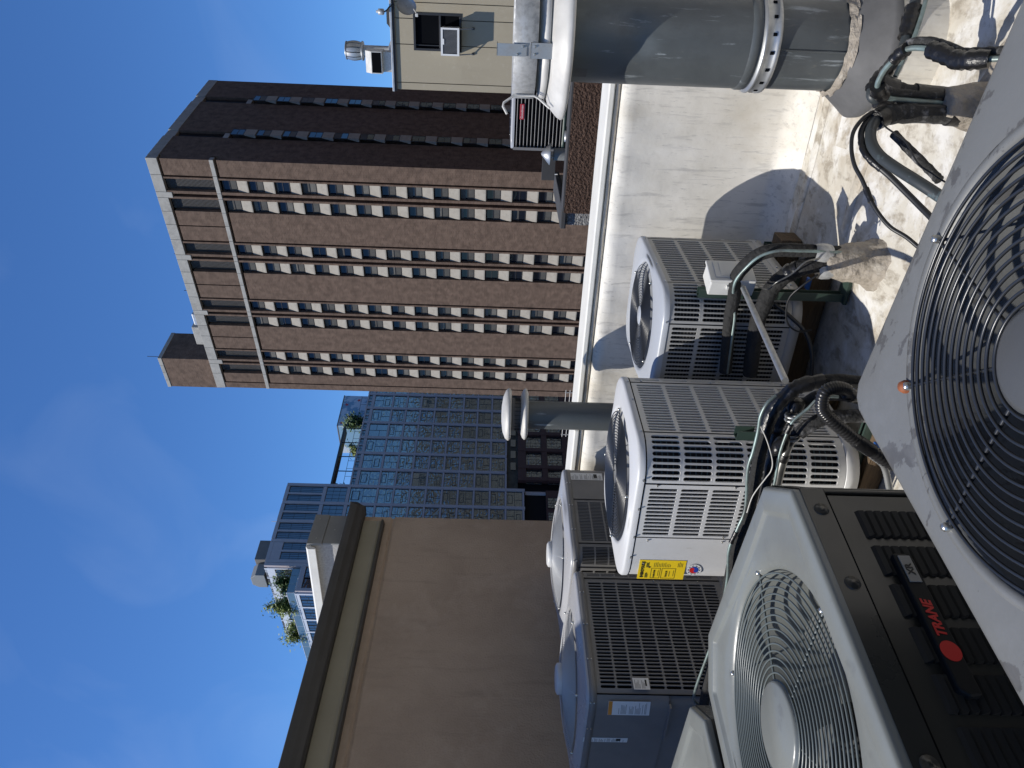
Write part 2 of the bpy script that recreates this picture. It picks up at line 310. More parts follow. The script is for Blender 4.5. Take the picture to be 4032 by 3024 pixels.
def thing(name, label, cat, loc=(0, 0, 0), rz=0, group=None):
    o = bpy.data.objects.new(name, None); COL.objects.link(o); o.empty_display_size = .1
    o.location = loc; o.rotation_euler = (0, 0, rz); o['label'] = label; o['category'] = cat
    if group: o['group'] = group
    return o
def tag(o, label, cat, group=None):
    o['label'] = label; o['category'] = cat
    if group: o['group'] = group
    return o
def dup(o, parent=None, loc=None):
    c = o.copy(); COL.objects.link(c)
    if parent is not None: c.parent = parent
    if loc is not None: c.location = loc
    return c
def smooth_path(pts, k=6):
    P = [Vector(p) for p in pts]; out = []
    for i in range(len(P)-1):
        p0, p1, p2, p3 = P[max(i-1, 0)], P[i], P[i+1], P[min(i+2, len(P)-1)]
        for j in range(k):
            t = j/k
            out.append(.5*((2*p1)+(p2-p0)*t+(2*p0-5*p1+4*p2-p3)*t*t+(3*p1-p0-3*p2+p3)*t**3))
    out.append(P[-1]); return out
def sub_path(path, a, b):
    n = len(path)-1; return path[int(round(a*n)):int(round(b*n))+1]
def text(s, size, m, parent, mw, name='lettering', depth=.0004, shear=0., align='CENTER', sx=1., bold=.0):
    c = bpy.data.curves.new(name, 'FONT'); c.body = s; c.size = size; c.align_x = align; c.align_y = 'CENTER'; c.extrude = depth; c.shear = shear; c.offset = bold*size
    t = bpy.data.objects.new(name, c); COL.objects.link(t)
    me = bpy.data.meshes.new_from_object(t.evaluated_get(bpy.context.evaluated_depsgraph_get())); bpy.data.objects.remove(t)
    me.materials.clear(); me.materials.append(MT[m])
    for v in me.vertices: v.co.x *= sx
    o = bpy.data.objects.new(name, me); COL.objects.link(o); o.parent = parent; o.matrix_local = mw
    return o
def frame_on(origin, xdir, ydir):
    x = Vector(xdir).normalized(); y = Vector(ydir).normalized(); z = x.cross(y)
    return Matrix(((x.x, y.x, z.x, origin[0]), (x.y, y.y, z.y, origin[1]), (x.z, y.z, z.z, origin[2]), (0, 0, 0, 1)))

# rounded-square perimeter: s = 0 at the left end of the front (-y) side, running right
class RSq:
    def __init__(s, hx, hy, r):
        s.hx, s.hy, s.r = hx, hy, r; a, b, q = 2*(hx-r), 2*(hy-r), PI*r/2
        s.seg = [a, q, b, q, a, q, b, q]; s.cum = [0]
        for v in s.seg: s.cum.append(s.cum[-1]+v)
        s.L = s.cum[-1]
    def at(s, t, off=0.):
        t %= s.L; i = 0
        while i < 7 and t > s.cum[i+1]: i += 1
        u = t-s.cum[i]; hx, hy, r = s.hx, s.hy, s.r
        if i % 2 == 0:
            k = i//2
            p = [(-hx+r+u, -hy), (hx, -hy+r+u), (hx-r-u, hy), (-hx, hy-r-u)][k]; nrm = [(0, -1), (1, 0), (0, 1), (-1, 0)][k]
        else:
            k = i//2; cx, cy = [(hx-r, -hy+r), (hx-r, hy-r), (-hx+r, hy-r), (-hx+r, -hy+r)][k]
            a = -PI/2+k*PI/2+u/r; nrm = (math.cos(a), math.sin(a)); p = (cx+r*nrm[0], cy+r*nrm[1])
        return (p[0]+nrm[0]*off, p[1]+nrm[1]*off)
    def ray(s, a):
        """point of the outline in direction a"""
        lo, hi = 0, 2*max(s.hx, s.hy)
        def inside(d):
            x, y = abs(d*math.cos(a)), abs(d*math.sin(a))
            if x > s.hx or y > s.hy: return False
            ex, ey = x-(s.hx-s.r), y-(s.hy-s.r)
            return not (ex > 0 and ey > 0 and ex*ex+ey*ey > s.r*s.r)
        for _ in range(30):
            m = (lo+hi)/2
            if inside(m): lo = m
            else: hi = m
        return lo

def slot_panel(rs, s0, s1, z0, z1, nc, nr, mg=(.02, .02, .03, .03), fw=.36, fh=.445, lip=.006, off=0.):
    """sheet with rows of upright rounded slots, wrapped on the perimeter rs; mg = left, right, bottom, top margins"""
    m = M()
    def P(s, z, d=0.): x, y = rs.at(s, off-d); return (x, y, z)
    a0, a1, b0, b1 = s0+mg[0], s1-mg[1], z0+mg[2], z1-mg[3]
    def strip(sa, sb, za, zb):
        n = max(1, int((sb-sa)/.02)); rows = [[P(sa+(sb-sa)*i/n, za) for i in range(n+1)], [P(sa+(sb-sa)*i/n, zb) for i in range(n+1)]]
        m.rows(rows, False, True)
    strip(s0, s1, z0, b0); strip(s0, s1, b1, z1); strip(s0, a0, b0, b1); strip(a1, s1, b0, b1)
    cw, ch = (a1-a0)/nc, (b1-b0)/nr
    w, h = cw*fw, ch*fh; hh = h-w*.9; q = .707
    for i in range(nc):
        for j in range(nr):
            cs, cz = a0+(i+.5)*cw, b0+(j+.5)*ch
            R4 = [(cs+cw/2, cz-ch/2), (cs+cw/2, cz+ch/2), (cs-cw/2, cz+ch/2), (cs-cw/2, cz-ch/2)]
            def out(k): return [(cs+k*w, cz-hh), (cs+k*w, cz+hh), (cs+q*k*w, cz+hh+q*k*w), (cs, cz+hh+k*w), (cs-q*k*w, cz+hh+q*k*w), (cs-k*w, cz+hh), (cs-k*w, cz-hh), (cs-q*k*w, cz-hh-q*k*w), (cs, cz-hh-k*w), (cs+q*k*w, cz-hh-q*k*w)]
            o1 = out(1.0); o2 = out(.86)
            vs = [P(*p) for p in R4]+[P(*p) for p in o1]+[P(p[0], p[1], lip) for p in o2]
            fs = [(0, 1, 5, 4), (1, 2, 9, 8, 7, 6, 5), (2, 3, 10, 9), (3, 0, 4, 13, 12, 11, 10)]
            fs += [(4+k, 4+(k+1) % 10, 14+(k+1) % 10, 14+k) for k in range(10)]
            m.add(vs, fs)
    return m
def plain_panel(rs, s0, s1, z0, z1, off=0.):
    m = M(); n = max(1, int((s1-s0)/.02))
    m.rows([[(*rs.at(s0+(s1-s0)*i/n, off), z0) for i in range(n+1)], [(*rs.at(s0+(s1-s0)*i/n, off), z1) for i in range(n+1)]], False, True)
    return m
def band(rs, prof, n=96, s0=0., s1=None):
    """sweep (offset, z) profile round the perimeter"""
    m = M(); L = rs.L if s1 is None else s1-s0
    m.rows([[(*rs.at(s0+L*i/n, o), z) for i in range(n)] for (o, z) in prof], s1 is None, True); return m
def lid(rs, Rf, zt, rise=.012, lip=.032, depth=.16, n=96, inset=0.):
    m = M(); rows = []
    A = [2*PI*i/n for i in range(n)]; ro = [rs.ray(a) for a in A]
    def row(f, z): rows.append([(f(i)*math.cos(A[i]), f(i)*math.sin(A[i]), z) for i in range(n)])
    row(lambda i: ro[i]+.004, zt-lip); row(lambda i: ro[i]+.004, zt-.012); row(lambda i: ro[i]-.002, zt-.003); row(lambda i: ro[i]-.012, zt)
    row(lambda i: ro[i]*.4+(Rf+.03)*.6, zt+rise*.5+inset*.4); row(lambda i: Rf+.02, zt+rise+inset); row(lambda i: Rf+.004, zt+rise+inset-.002); row(lambda i: Rf, zt+rise+inset-.012)
    row(lambda i: Rf-.004, zt-depth)
    m.rows(rows, True, True); return m
def guard(parent, Rf, r0, nring, zf, wire, spokes=8, rw=.0026, n=56, sp0=0., hub=None):
    g = M()
    for k in range(spokes):
        a = sp0+2*PI*k/spokes
        pts = [((r0+(Rf+.012-r0)*t)*math.cos(a), (r0+(Rf+.012-r0)*t)*math.sin(a), zf(r0+(Rf-r0)*t)-rw*1.7) for t in [i/8 for i in range(9)]]
        g.tube(pts, rw*1.15, 6)
    G = g.build('fan_guard', wire, parent)
    for k in range(nring):
        rr = r0+(Rf-.004-r0)*k/(nring-1)
        M().ring(rr, rw, zf(rr), n, 5).build('ring', wire, G)
    for k in range(spokes):
        a = sp0+2*PI*k/spokes
        c = ((Rf+.014)*math.cos(a), (Rf+.014)*math.sin(a), zf(Rf))
        M().lathe([(.0, .006), (.005, .0055), (.007, .002), (.007, -.006)], c, 8, capb=False).build('screw', 'screw', parent)
    return G
def fan(parent, Rb, z, m, nb=4, hubr=.07, hubm=None, a0=.4, wide=.5):
    f = M()
    for k in range(nb):
        rows = []
        for i in range(7):
            t = i/6; rr = hubr*.8+(Rb-hubr*.8)*t; w = (.5+.5*t)*wide
            a = a0+2*PI*k/nb+.25*t
            rows.append([(rr*math.cos(a+w*u), rr*math.sin(a+w*u), z+.05*(u-.5)*(1.2-.5*t)) for u in (0, .25, .5, .75, 1)])
        f.rows(rows, False, True)
    b = f.build('fan_blade', m, parent)
    M().lathe([(0, z+.05), (hubr*.75, z+.05), (hubr, z+.03), (hubr, z-.12)], n=24).build('fan_motor', hubm or m, parent)
    return b
def screws(parent, pts, r=.0045, m='screw'):
    """pts: (position, normal)"""
    for p, nrm in pts:
        q = Vector(nrm).to_track_quat('Z', 'Y').to_matrix().to_4x4(); q.translation = Vector(p)
        k = bpy.data.objects.get('screw_master_mesh')
        me = bpy.data.meshes.get('screw_head')
        if me is None:
            t = M().lathe([(0, .006), (.7, .0055), (1., .002), (1., -.001)], n=8); me = bpy.data.meshes.new('screw_head')
            me.from_pydata([(v[0]*.0045, v[1]*.0045, v[2]) for v in t.v], [], t.f)
            me.materials.append(MT['screw'])
        o = bpy.data.objects.new('screw', me); COL.objects.link(o); o.parent = parent; o.matrix_local = q

# ================================================================ THE SETTING
M().add([(-1500, -1500, -36), (1500, -1500, -36), (1500, 1500, -36), (-1500, 1500, -36)], [(0, 1, 2, 3)]).build('ground', 'street', kind='structure')
# flat roof deck of our building: gently uneven coated membrane
rd = M(); NX, NY = 80, 72; x0, x1, y0, y1 = -4.66, 3.6, -3.0, 4.10
def roofz(x, y):
    z = .006*math.sin(3.1*x+1.3*y)+.004*math.sin(7*x-5*y)+.003*math.sin(11*y+2*x)
    for (jx, jy, jr, jh) in JACKS:
        d = math.hypot(x-jx, y-jy)
        z += jh*math.exp(-(d/jr)**2)
    return z-.012
JACKS = [(-1.17, 3.0, .17, .06), (-.44, 2.58, .13, .06), (-1.24, 2.13, .14, .05)]
rows = [[(x0+(x1-x0)*i/NX, y0+(y1-y0)*j/NY, roofz(x0+(x1-x0)*i/NX, y0+(y1-y0)*j/NY)) for i in range(NX+1)] for j in range(NY+1)]
rd.rows(rows, False, True)
rd.box(-4.66, -3, -.5, 3.6, 4.55, -.06)
rd.build('roof_deck', 'roof', kind='structure')
for (a, b) in [((-1.17, 3.40), (3.5, 3.44)), ((-4.2, 3.97), (3.5, 3.99))]:
    M().rows([[(a[0]+(b[0]-a[0])*i/60, a[1]+(b[1]-a[1])*i/60+dy+.004*math.sin(i*.9), roofz(a[0]+(b[0]-a[0])*i/60, a[1]+dy)+dz) for i in range(61)] for dy, dz in ((-.075, .001), (-.07, .005), (.0, .006), (.005, .001))], False, True).build('membrane_seam', 'roof', kind='structure')

for (px, py, pw_, pl_, pr) in ((-.62, 3.55, .20, .16, .1), (.55, 3.2, .3, .2, -.05), (-.9, 2.55, .16, .22, .3)):
    pv = []
    for j in range(2):
        for i in range(9):
            for k in range(9):
                u, v = (i/8-.5)*2*pw_*(1 if j else .985), (k/8-.5)*2*pl_*(1 if j else .985)
                pv.append((px+u*math.cos(pr)-v*math.sin(pr), py+u*math.sin(pr)+v*math.cos(pr)))
    top_ = [(x, y, roofz(x, y)+.005) for x, y in pv[:81]]; pm = M().add(top_, [(9*i+k, 9*i+9+k, 9*i+10+k, 9*i+1+k) for i in range(8) for k in range(8)], True)
    pm.build('membrane_patch', 'roof', kind='structure')

# our building's body below the roof
b_ = thing('roof_building', 'body of the building carrying the white roof, seen only as its roof edge', 'building')
M().box(-9, -3, -36, 3.59, 4.55, -.5).build('wall', 'stucco', b_)

# ---- white parapet along the far edge
pw = thing('parapet_wall', 'white membrane-covered parapet wall with a metal coping behind the condensers', 'wall')
prof = [(4.06, -.012), (4.085, .004), (4.11, .012), (4.16, .05), (4.195, .085), (4.205, .12), (4.212, .25), (4.214, .5), (4.215, .75), (4.213, .86), (4.206, .92), (4.203, .95), (4.210, .975), (4.225, .995), (4.245, 1.003), (4.56, 1.003)]
NXP = 220; rows = []
rnd = random.Random(3)
ph = [rnd.uniform(0, 6.28) for _ in range(12)]
def wrink(x, z):
    t = max(0, 1-abs(z-.93)/.30)
    return t*(.004*math.sin(9*x+ph[0]+3*z)+.0035*math.sin(23*x-14*z+ph[1])+.002*math.sin(41*x+9*z+ph[2])*(1+.6*math.sin(2*x+ph[3])))+.0015*math.sin(5*x+ph[4]+2*z)
for (y, z) in prof:
    rows.append([(-4.66+8.26*i/NXP, y-(wrink(-4.66+8.26*i/NXP, z) if .1 < z < .99 else 0)+(.006*math.sin(6*(8.26*i/NXP)+9*z) if z < .09 else 0), z) for i in range(NXP+1)])
mw_ = M().rows(rows[::-1], False, True); mw_.box(-4.66, 4.3, -.4, 3.6, 4.555, 1.0)
mw_.build('membrane', 'membrane', pw)
st_ = M(); n = 160
st_.rows([[(-4.66+8.26*i/n, 4.232+dy+.0015*math.sin(i*.7), 1.006+dz+.0012*math.sin(i*1.9)) for i in range(n+1)] for dy, dz in ((.03, -.003), (0, 0), (-.006, .010), (-.004, .022), (.03, .026))], False, True)
st_.build('seal_strip', 'strip', pw)
xs = [-4.66, -2.95, .55, 3.6]
for a, b in zip(xs[:-1], xs[1:]):
    c = M(); c.prism([(4.215, 1.040), (4.215, 1.066), (4.235, 1.071), (4.57, 1.064), (4.57, 1.02), (4.25, 1.030)], 'x', a+.002, b-.002)
    c.build('coping', 'coping', pw, bevel=.003)

# ---- stucco bulkhead on the left
bh = thing('stair_bulkhead', 'taupe stucco rooftop bulkhead with bronze gutter beside the condensers', 'building')
BX = -4.66
M().box(-9, -3.2, -.3, BX, 5.19, 2.525).build('stucco_wall', 'stucco', bh, bevel=.012)
M().box(-9, -3.2, 2.556, BX-.006, 5.185, 2.93).build('upper_wall', 'stucco', bh)
M().prism([(BX-.10, 2.525), (BX-.012, 2.525), (BX-.020, 2.54), (BX-.006, 2.557), (BX-.10, 2.557)], 'y', -3.2, 5.18).build('drip_groove', 'stucco', bh)
M().prism([(BX-.006, 2.632), (BX+.034, 2.632), (BX+.04, 2.648), (BX+.034, 2.668), (BX+.034, 2.79), (BX-.006, 2.79)], 'y', -3.2, 5.09).build('frieze_board', 'frieze', bh, bevel=.003)
M().prism([(BX-.006, 2.602), (BX+.048, 2.609), (BX+.054, 2.628), (BX-.006, 2.630)], 'y', -3.2, 5.09).build('frieze_drip', 'gutter', bh)
gp = [(BX-.004, 2.792), (BX+.09, 2.792), (BX+.108, 2.803), (BX+.12, 2.832), (BX+.14, 2.86), (BX+.147, 2.895), (BX+.147, 2.922), (BX+.139, 2.924), (BX+.136, 2.896), (BX, 2.885)]
M().prism(gp, 'y', -3.2, 5.20).build('gutter', 'gutter', bh, bevel=.002)
M().prism([(BX-.01, 2.788), (BX+.095, 2.788), (BX+.123, 2.832), (BX+.15, 2.862), (BX+.152, 2.928), (BX-.01, 2.938)], 'y', 5.201, 5.21).build('gutter_end_cap', 'gutter', bh)
M().prism([(-9, 2.935), (BX, 2.935), (BX+.126, 2.926), (BX+.126, 2.931), (BX-.01, 2.95), (-9, 3.0)], 'y', -3.2, 4.80).build('cap_sheet', 'granule', bh)
M().box(-9, 4.83, 2.93, BX-.026, 5.18, 3.215).build('end_parapet', 'granule', bh)
M().box(BX-.026, 4.815, 3.12, BX, 5.195, 3.252).build('metal_cover', 'paintgrey', bh, bevel=.003)
M().box(BX-.026, 4.825, 2.94, BX-.006, 5.19, 3.118).build('metal_cover', 'paintgrey', bh, bevel=.003)
M().prism([(4.77, 3.17), (4.77, 3.235), (4.80, 3.257), (5.19, 3.257), (5.19, 3.225), (4.81, 3.22), (4.785, 3.17)], 'x', -9, BX-.026).build('coping', 'coping', bh)
screws(bh, [((BX, 5.13, 3.20), (1, 0, 0)), ((BX, 4.88, 3.18), (1, 0, 0)), ((BX-.006, 5.0, 3.04), (1, 0, 0))])
M().box(-9, -3.2, 2.95, -4.95, 3.25, 2.975).build('raised_parapet', 'granule', bh)
M().box(-4.95, -3.2, 2.95, -4.93, 3.30, 3.005).build('metal_cover', 'paintgrey', bh, bevel=.003)
screws(bh, [((-4.93, 3.2, 2.98), (1, 0, 0)), ((-4.93, 3.0, 2.98), (1, 0, 0))])
M().prism([(2.25, 2.95), (2.156, 3.09), (1.351, 4.435), (1.0, 5.0), (-3.2, 5.0), (-3.2, 2.95)], 'x', -9, BX-.02).build('shading_enclosure', 'stucco', bh)  # unseen rise; its slope is shaped to shade the near slate lid

# ================================================================ CONDENSERS
def base_pan(rs, parent, z0, m, h=.05):
    return band(rs, [(-.03, z0), (.004, z0), (.004, z0+h), (.0, z0+h+.004), (-.03, z0+h+.004)]).build('base_pan', m, parent)
def inner_coil(rs, parent, z0, z1, m):
    return band(rs, [(-.022, z0), (-.022, z1)]).build('coil', m, parent)

# --- light grey unit with the yellow label (E)
Ex0, Ex1, Ey0, Ey1, Ez0, Ez1 = -2.56, -1.785, 2.40, 3.115, .11, 1.04
def unit_E():
    hx, hy = (Ex1-Ex0)/2, (Ey1-Ey0)/2
    t = thing('condenser_unit', 'light grey slotted condenser with yellow energy label beside the black-wrapped pipes', 'condenser', ((Ex0+Ex1)/2, (Ey0+Ey1)/2, 0))
    rs = RSq(hx, hy, .155); a, q, b = rs.seg[0], rs.seg[1], rs.seg[2]
    zb, zt = Ez0+.056, Ez1-.034
    base_pan(rs, t, Ez0, 'lightgrey'); inner_coil(rs, t, zb, zt, 'coil')
    slot_panel(rs, .165, a, zb, zt, 13, 6, (.012, .022, .022, .020)).build('louver_panel', 'lightgrey', t)
    slot_panel(rs, a+.001, a+q-.001, zb, zt, 8, 6, (.012, .014, .022, .020)).build('corner_louver_panel', 'lightgrey', t)
    slot_panel(rs, a+q, a+q+b, zb, zt, 18, 6, (.012, .016, .022, .020)).build('louver_panel', 'lightgrey', t)
    slot_panel(rs, a+q+b+.001, a+2*q+b, zb, zt, 8, 6, (.014, .014, .022, .020)).build('corner_louver_panel', 'lightgrey', t)
    slot_panel(rs, a+2*q+b, 2*a+2*q+b, zb, zt, 18, 6, (.012, .016, .022, .020)).build('louver_panel', 'lightgrey', t)
    plain_panel(rs, 2*a+2*q+b, rs.L, zb, zt, -.002).build('side_panel', 'lightgrey', t)
    plain_panel(rs, -.09, .163, zb, zt, .001).build('access_panel', 'lightgrey', t)
    for s in (.164, a, a+q, a+q+b):       # pressed seams between the sheets
        p0, p1 = rs.at(s-.0035, .0008), rs.at(s+.0035, .0008)
        M().add([(*p0, zb), (*p1, zb), (*p1, zt), (*p0, zt)], [(0, 1, 2, 3)]).build('seam', 'void', t)
    lid(rs, .31, Ez1, .010).build('top_cover', 'lid', t)
    band(rs, [(.0, Ez1-.034), (.0015, Ez1-.035), (.0015, zt-.004), (0, zt-.004)]).build('cover_gap', 'void', t)
    guard(t, .30, .05, 19, lambda r: Ez1+.018, 'wire', 4, .0026, 64, R(20))
    fan(t, .27, Ez1-.22, 'void', 3, .06)
    M().lathe([(0, Ez1-.45), (.31, Ez1-.45)], n=32).build('fan_shroud', 'void', t)
    pts = []
    for s in (.05, .17, .33, a+.02, a+q, a+q+.25, a+q+b):
        p = rs.at(s, .006); n_ = Vector(rs.at(s, 1))-Vector(rs.at(s, 0)); pts.append(((*p, Ez1-.026), (n_.x, n_.y, 0)))
    for z in (Ez1-.09, .62, .28):
        for s in (.15, .012 if z > .8 else .175, a-.008, a+q+b+.01):
            p = rs.at(s, .002); n_ = Vector(rs.at(s, 1))-Vector(rs.at(s, 0)); pts.append(((*p, z), (n_.x, n_.y, 0)))
    screws(t, pts)
    # energy label, front face y = -hy
    ox, oy = (Ex0+Ex1)/2, (Ey0+Ey1)/2
    fy = Ey0-oy-.003
    lx0, lx1, lz0, lz1 = -2.502-ox+.012, -2.385-ox+.012, .757, .968
    L_ = M().box(lx0, fy, lz0, lx1, fy+.0015, lz1).build('energy_label', 'yellow', t)
    FX = lambda x, z: frame_on((x, fy-.001, z), (1, 0, 0), (0, 0, 1))
    text('ENERGYGUIDE', .0185, 'ink', L_, FX((lx0+lx1)/2, lz1-.018), sx=.80, bold=.03)
    ln = M(); rr = random.Random(5)
    def line(xa, xb, z, h=.0011): ln.box(xa, fy-.0009, z, xb, fy-.0001, z+h)
    for k in range(4): line(lx0+.008, lx0+.03+.012*rr.random(), lz1-.034-.0035*k); line(lx1-.045, lx1-.008-.01*rr.random(), lz1-.034-.0035*k)
    for (za, zb2) in ((lz0+.112, lz0+.152), (lz0+.042, lz0+.104)):
        line(lx0+.006, lx1-.05, za); line(lx0+.006, lx1-.05, zb2); ln.box(lx0+.006, fy-.0009, za, lx0+.0072, fy-.0001, zb2); ln.box(lx1-.05, fy-.0009, za, lx1-.0488, fy-.0001, zb2)
        line(lx0+.018, lx0+.05, za+.026, .0014); line(lx0+.02, lx0+.056, za+.008, .001)
    for k in range(11): line(lx1-.042, lx1-.012-.014*rr.random(), lz0+.07+.0072*k)
    for k in range(4): line(lx1-.04, lx1-.008-.01*rr.random(), lz0+.015+.0065*k)
    ln.build('print', 'ink', L_)
    text('14.30-17.00', .0115, 'ink', L_, FX(lx0+.033, lz0+.138), sx=.9)
    text('7.00-8.50', .0115, 'ink', L_, FX(lx0+.033, lz0+.083), sx=.9)
    M().add([(lx1-.05, fy-.001, lz1-.045), (lx1-.036, fy-.001, lz1-.045), (lx1-.043, fy-.001, lz1-.056)], [(0, 1, 2)]).build('arrow', 'ink', L_)
    # round emblem: red and blue swirl in a dashed ring
    ec = (-2.440-ox+.012, .716)
    def disc(r, m, d, c=ec, a0=0, a1=2*PI, name='disc', par=None):
        n = 40; vs = [(c[0], fy-d, c[1])]+[(c[0]+r*math.cos(a0+(a1-a0)*i/n), fy-d, c[1]+r*math.sin(a0+(a1-a0)*i/n)) for i in range(n+1)]
        return M().add(vs, [(0, i+1, i+2) for i in range(n)]).build(name, m, par or t)
    em = disc(.0355, 'white', .0004, name='emblem')
    disc(.0345, 'ink', .0006, name='rim', par=em); disc(.0335, 'white', .0008, name='field', par=em)
    dsh = M()
    for k in range(10):
        a0, a1 = k*PI/5+.12, (k+1)*PI/5-.12; vs = []
        for i in range(7):
            a = a0+(a1-a0)*i/6; vs += [(ec[0]+.024*math.cos(a), fy-.001, ec[1]+.024*math.sin(a)), (ec[0]+.0285*math.cos(a), fy-.001, ec[1]+.0285*math.sin(a))]
        dsh.add(vs, [(2*i, 2*i+1, 2*i+3, 2*i+2) for i in range(6)])
    dsh.build('dashed_ring', 'ink', em)
    disc(.0215, 'ink', .0011, name='inner_rim', par=em)
    tl = R(-25)
    disc(.0205, 'red', .0013, a0=tl+PI/2, a1=tl+3*PI/2, name='swirl', par=em); disc(.0205, 'blue', .0013, a0=tl-PI/2, a1=tl+PI/2, name='swirl', par=em)
    disc(.01025, 'red', .0015, (ec[0]+.01025*math.cos(tl+PI/2), ec[1]+.01025*math.sin(tl+PI/2)), name='swirl', par=em)
    disc(.01025, 'blue', .0015, (ec[0]-.01025*math.cos(tl+PI/2), ec[1]-.01025*math.sin(tl+PI/2)), name='swirl', par=em)
    return t
unit_E()

# --- mid grey unit by the parapet (F)
Fx0, Fx1, Fy0, Fy1, Fz0, Fz1 = -2.06, -1.41, 3.135, 4.03, .19, .855
def unit_F():
    hx, hy = (Fx1-Fx0)/2, (Fy1-Fy0)/2
    t = thing('condenser_unit', 'grey slotted condenser standing against the white parapet with a white switch box', 'condenser', ((Fx0+Fx1)/2, (Fy0+Fy1)/2, 0))
    rs = RSq(hx, hy, .15); a, q, b = rs.seg[0], rs.seg[1], rs.seg[2]; zb, zt = Fz0+.05, Fz1-.03
    base_pan(rs, t, Fz0, 'midgrey', .046); inner_coil(rs, t, zb, zt, 'coilpale')
    slot_panel(rs, 0, a, zb, zt, 14, 4, (.012, .014, .018, .016)).build('louver_panel', 'midgrey', t)
    slot_panel(rs, a+.001, a+q-.001, zb, zt, 9, 4, (.012, .012, .018, .016)).build('corner_louver_panel', 'midgrey', t)
    slot_panel(rs, a+q, a+q+b, zb, zt, 18, 4, (.014, .018, .018, .016)).build('louver_panel', 'midgrey', t)
    slot_panel(rs, a+q+b+.001, a+2*q+b, zb, zt, 8, 4, (.012, .012, .018, .016)).build('corner_louver_panel', 'midgrey', t)
    plain_panel(rs, a+2*q+b, rs.L, zb, zt).build('side_panel', 'midgrey', t)
    for s in (a, a+q, a+q+b):
        p0, p1 = rs.at(s-.003, .0008), rs.at(s+.003, .0008)
        M().add([(*p0, zb), (*p1, zb), (*p1, zt), (*p0, zt)], [(0, 1, 2, 3)]).build('seam', 'void', t)
    lid(rs, .285, Fz1, .008).build('top_cover', 'midlid', t)
    guard(t, .275, .05, 17, lambda r: Fz1+.015, 'wire', 4, .0022, 56, R(60))
    M().lathe([(0, Fz1+.018), (.05, Fz1+.017), (.055, Fz1+.010)], n=24).build('guard_cap', 'midlid', t)
    fan(t, .24, Fz1-.20, 'void', 3, .05)
    M().lathe([(0, Fz1-.35), (.285, Fz1-.35)], n=32).build('fan_shroud', 'void', t)
    pts = []
    for s in (a+.01, a+q, a+q+.22, a+q+b):
        for z in (Fz1-.02, Fz0+.03):
            p = rs.at(s, .005); n_ = Vector(rs.at(s, 1))-Vector(rs.at(s, 0)); pts.append(((*p, z), (n_.x, n_.y, 0)))
    screws(t, pts)
unit_F()

# --- two slate heat pumps by the bulkhead (D1 near, D2 far)
def slate_unit(label, x0, x1, y0, y1, z0, z1, access, n_l, groupless=True):
    hx, hy = (x1-x0)/2, (y1-y0)/2; ox, oy = (x0+x1)/2, (y0+y1)/2
    t = thing('heat_pump_unit', label, 'condenser', (ox, oy, 0), 0, 'slate heat pumps along the stucco bulkhead')
    rs = RSq(hx, hy, .10); a, q, b = rs.seg[0], rs.seg[1], rs.seg[2]; zb, zt = z0+.05, z1-.045
    base_pan(rs, t, z0, 'slate', .046); inner_coil(rs, t, zb, zt, 'void')
    K = dict(fw=.36, fh=.455, lip=.006)
    def P(nm, sa, sb, nc, nr): slot_panel(rs, sa, sb, zb, zt, nc, nr, (.022, .022, .03, .022), **K).build(nm, 'slate', t)
    if access == 'front':                  # front (-y) plain, wrapping the corner; right side louvered
        plain_panel(rs, -.02, a+q*.55, zt-.36, zt, .003).build('access_panel', 'slate', t)
        plain_panel(rs, -.02, a+q*.55, zb, zt-.36, -.012).build('service_panel', 'slate', t)
        M().box(hx-.32, -hy-.02, zt-.368, hx-.05, -hy+.005, zt-.36).build('panel_lip', 'slate', t)
        P('louver_panel', a+q*.55+.002, a+q+b-.002, n_l, 9)
        P('corner_louver_panel', a+q+b, a+2*q+b, 8, 9)
        P('louver_panel', a+2*q+b+.002, 2*a+2*q+b, 26, 9)
        P('louver_panel', 2*a+2*q+b+.002, rs.L-.03, 26, 9)
    else:                                  # right side: louvers then a plain sheet at the far end
        P('louver_panel', 0, a-.002, 26, 9)
        P('corner_louver_panel', a, a+q-.002, 12, 9)
        P('louver_panel', a+q+.002, a+q+b*.60, n_l, 9)
        plain_panel(rs, a+q+b*.60+.003, a+2*q+b, zb, zt, .003).build('access_panel', 'slate', t)
        P('louver_panel', a+2*q+b+.002, rs.L-.002, 34, 9)
    for s in ((a+q*.55, a+q+b) if access == 'front' else (a, a+q, a+q+b*.6)):
        p0, p1 = rs.at(s-.003, .0035), rs.at(s+.003, .0035)
        M().add([(*p0, zb), (*p1, zb), (*p1, zt), (*p0, zt)], [(0, 1, 2, 3)]).build('seam', 'void', t)
    Rf = min(hx, hy)-.055
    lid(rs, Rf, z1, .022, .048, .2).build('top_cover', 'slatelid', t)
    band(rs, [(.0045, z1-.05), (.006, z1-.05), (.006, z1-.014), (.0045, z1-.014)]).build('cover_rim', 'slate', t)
    dome = lambda r: z1+.026+.045*(1-(r/Rf)**2)
    guard(t, Rf-.008, .08, 30, dome, 'whitewire', 6, .0017, 64, .2)
    M().lathe([(0, z1+.10), (.07, z1+.099), (.085, z1+.09), (.086, z1+.07)], n=24).build('guard_cap', 'lid', t)
    fan(t, Rf-.03, z1-.16, 'void', 3, .06)
    M().lathe([(.05, z1-.4), (Rf, z1-.4)], n=32).build('fan_shroud', 'void', t)
    pts = []
    for s in [a+q*.3+i*(b/3) for i in range(5)]+[a*.3, a*.8]:
        for dz in (-.020, -.038):
            p = rs.at(s, .007); n_ = Vector(rs.at(s, 1))-Vector(rs.at(s, 0)); pts.append(((*p, z1+dz), (n_.x, n_.y, 0)))
    for z in (.7, .45): p = rs.at(a+q+b-.012, .001); pts.append(((*p, z), (1, 0, 0)))
    screws(t, pts)
    return t, rs, ox, oy
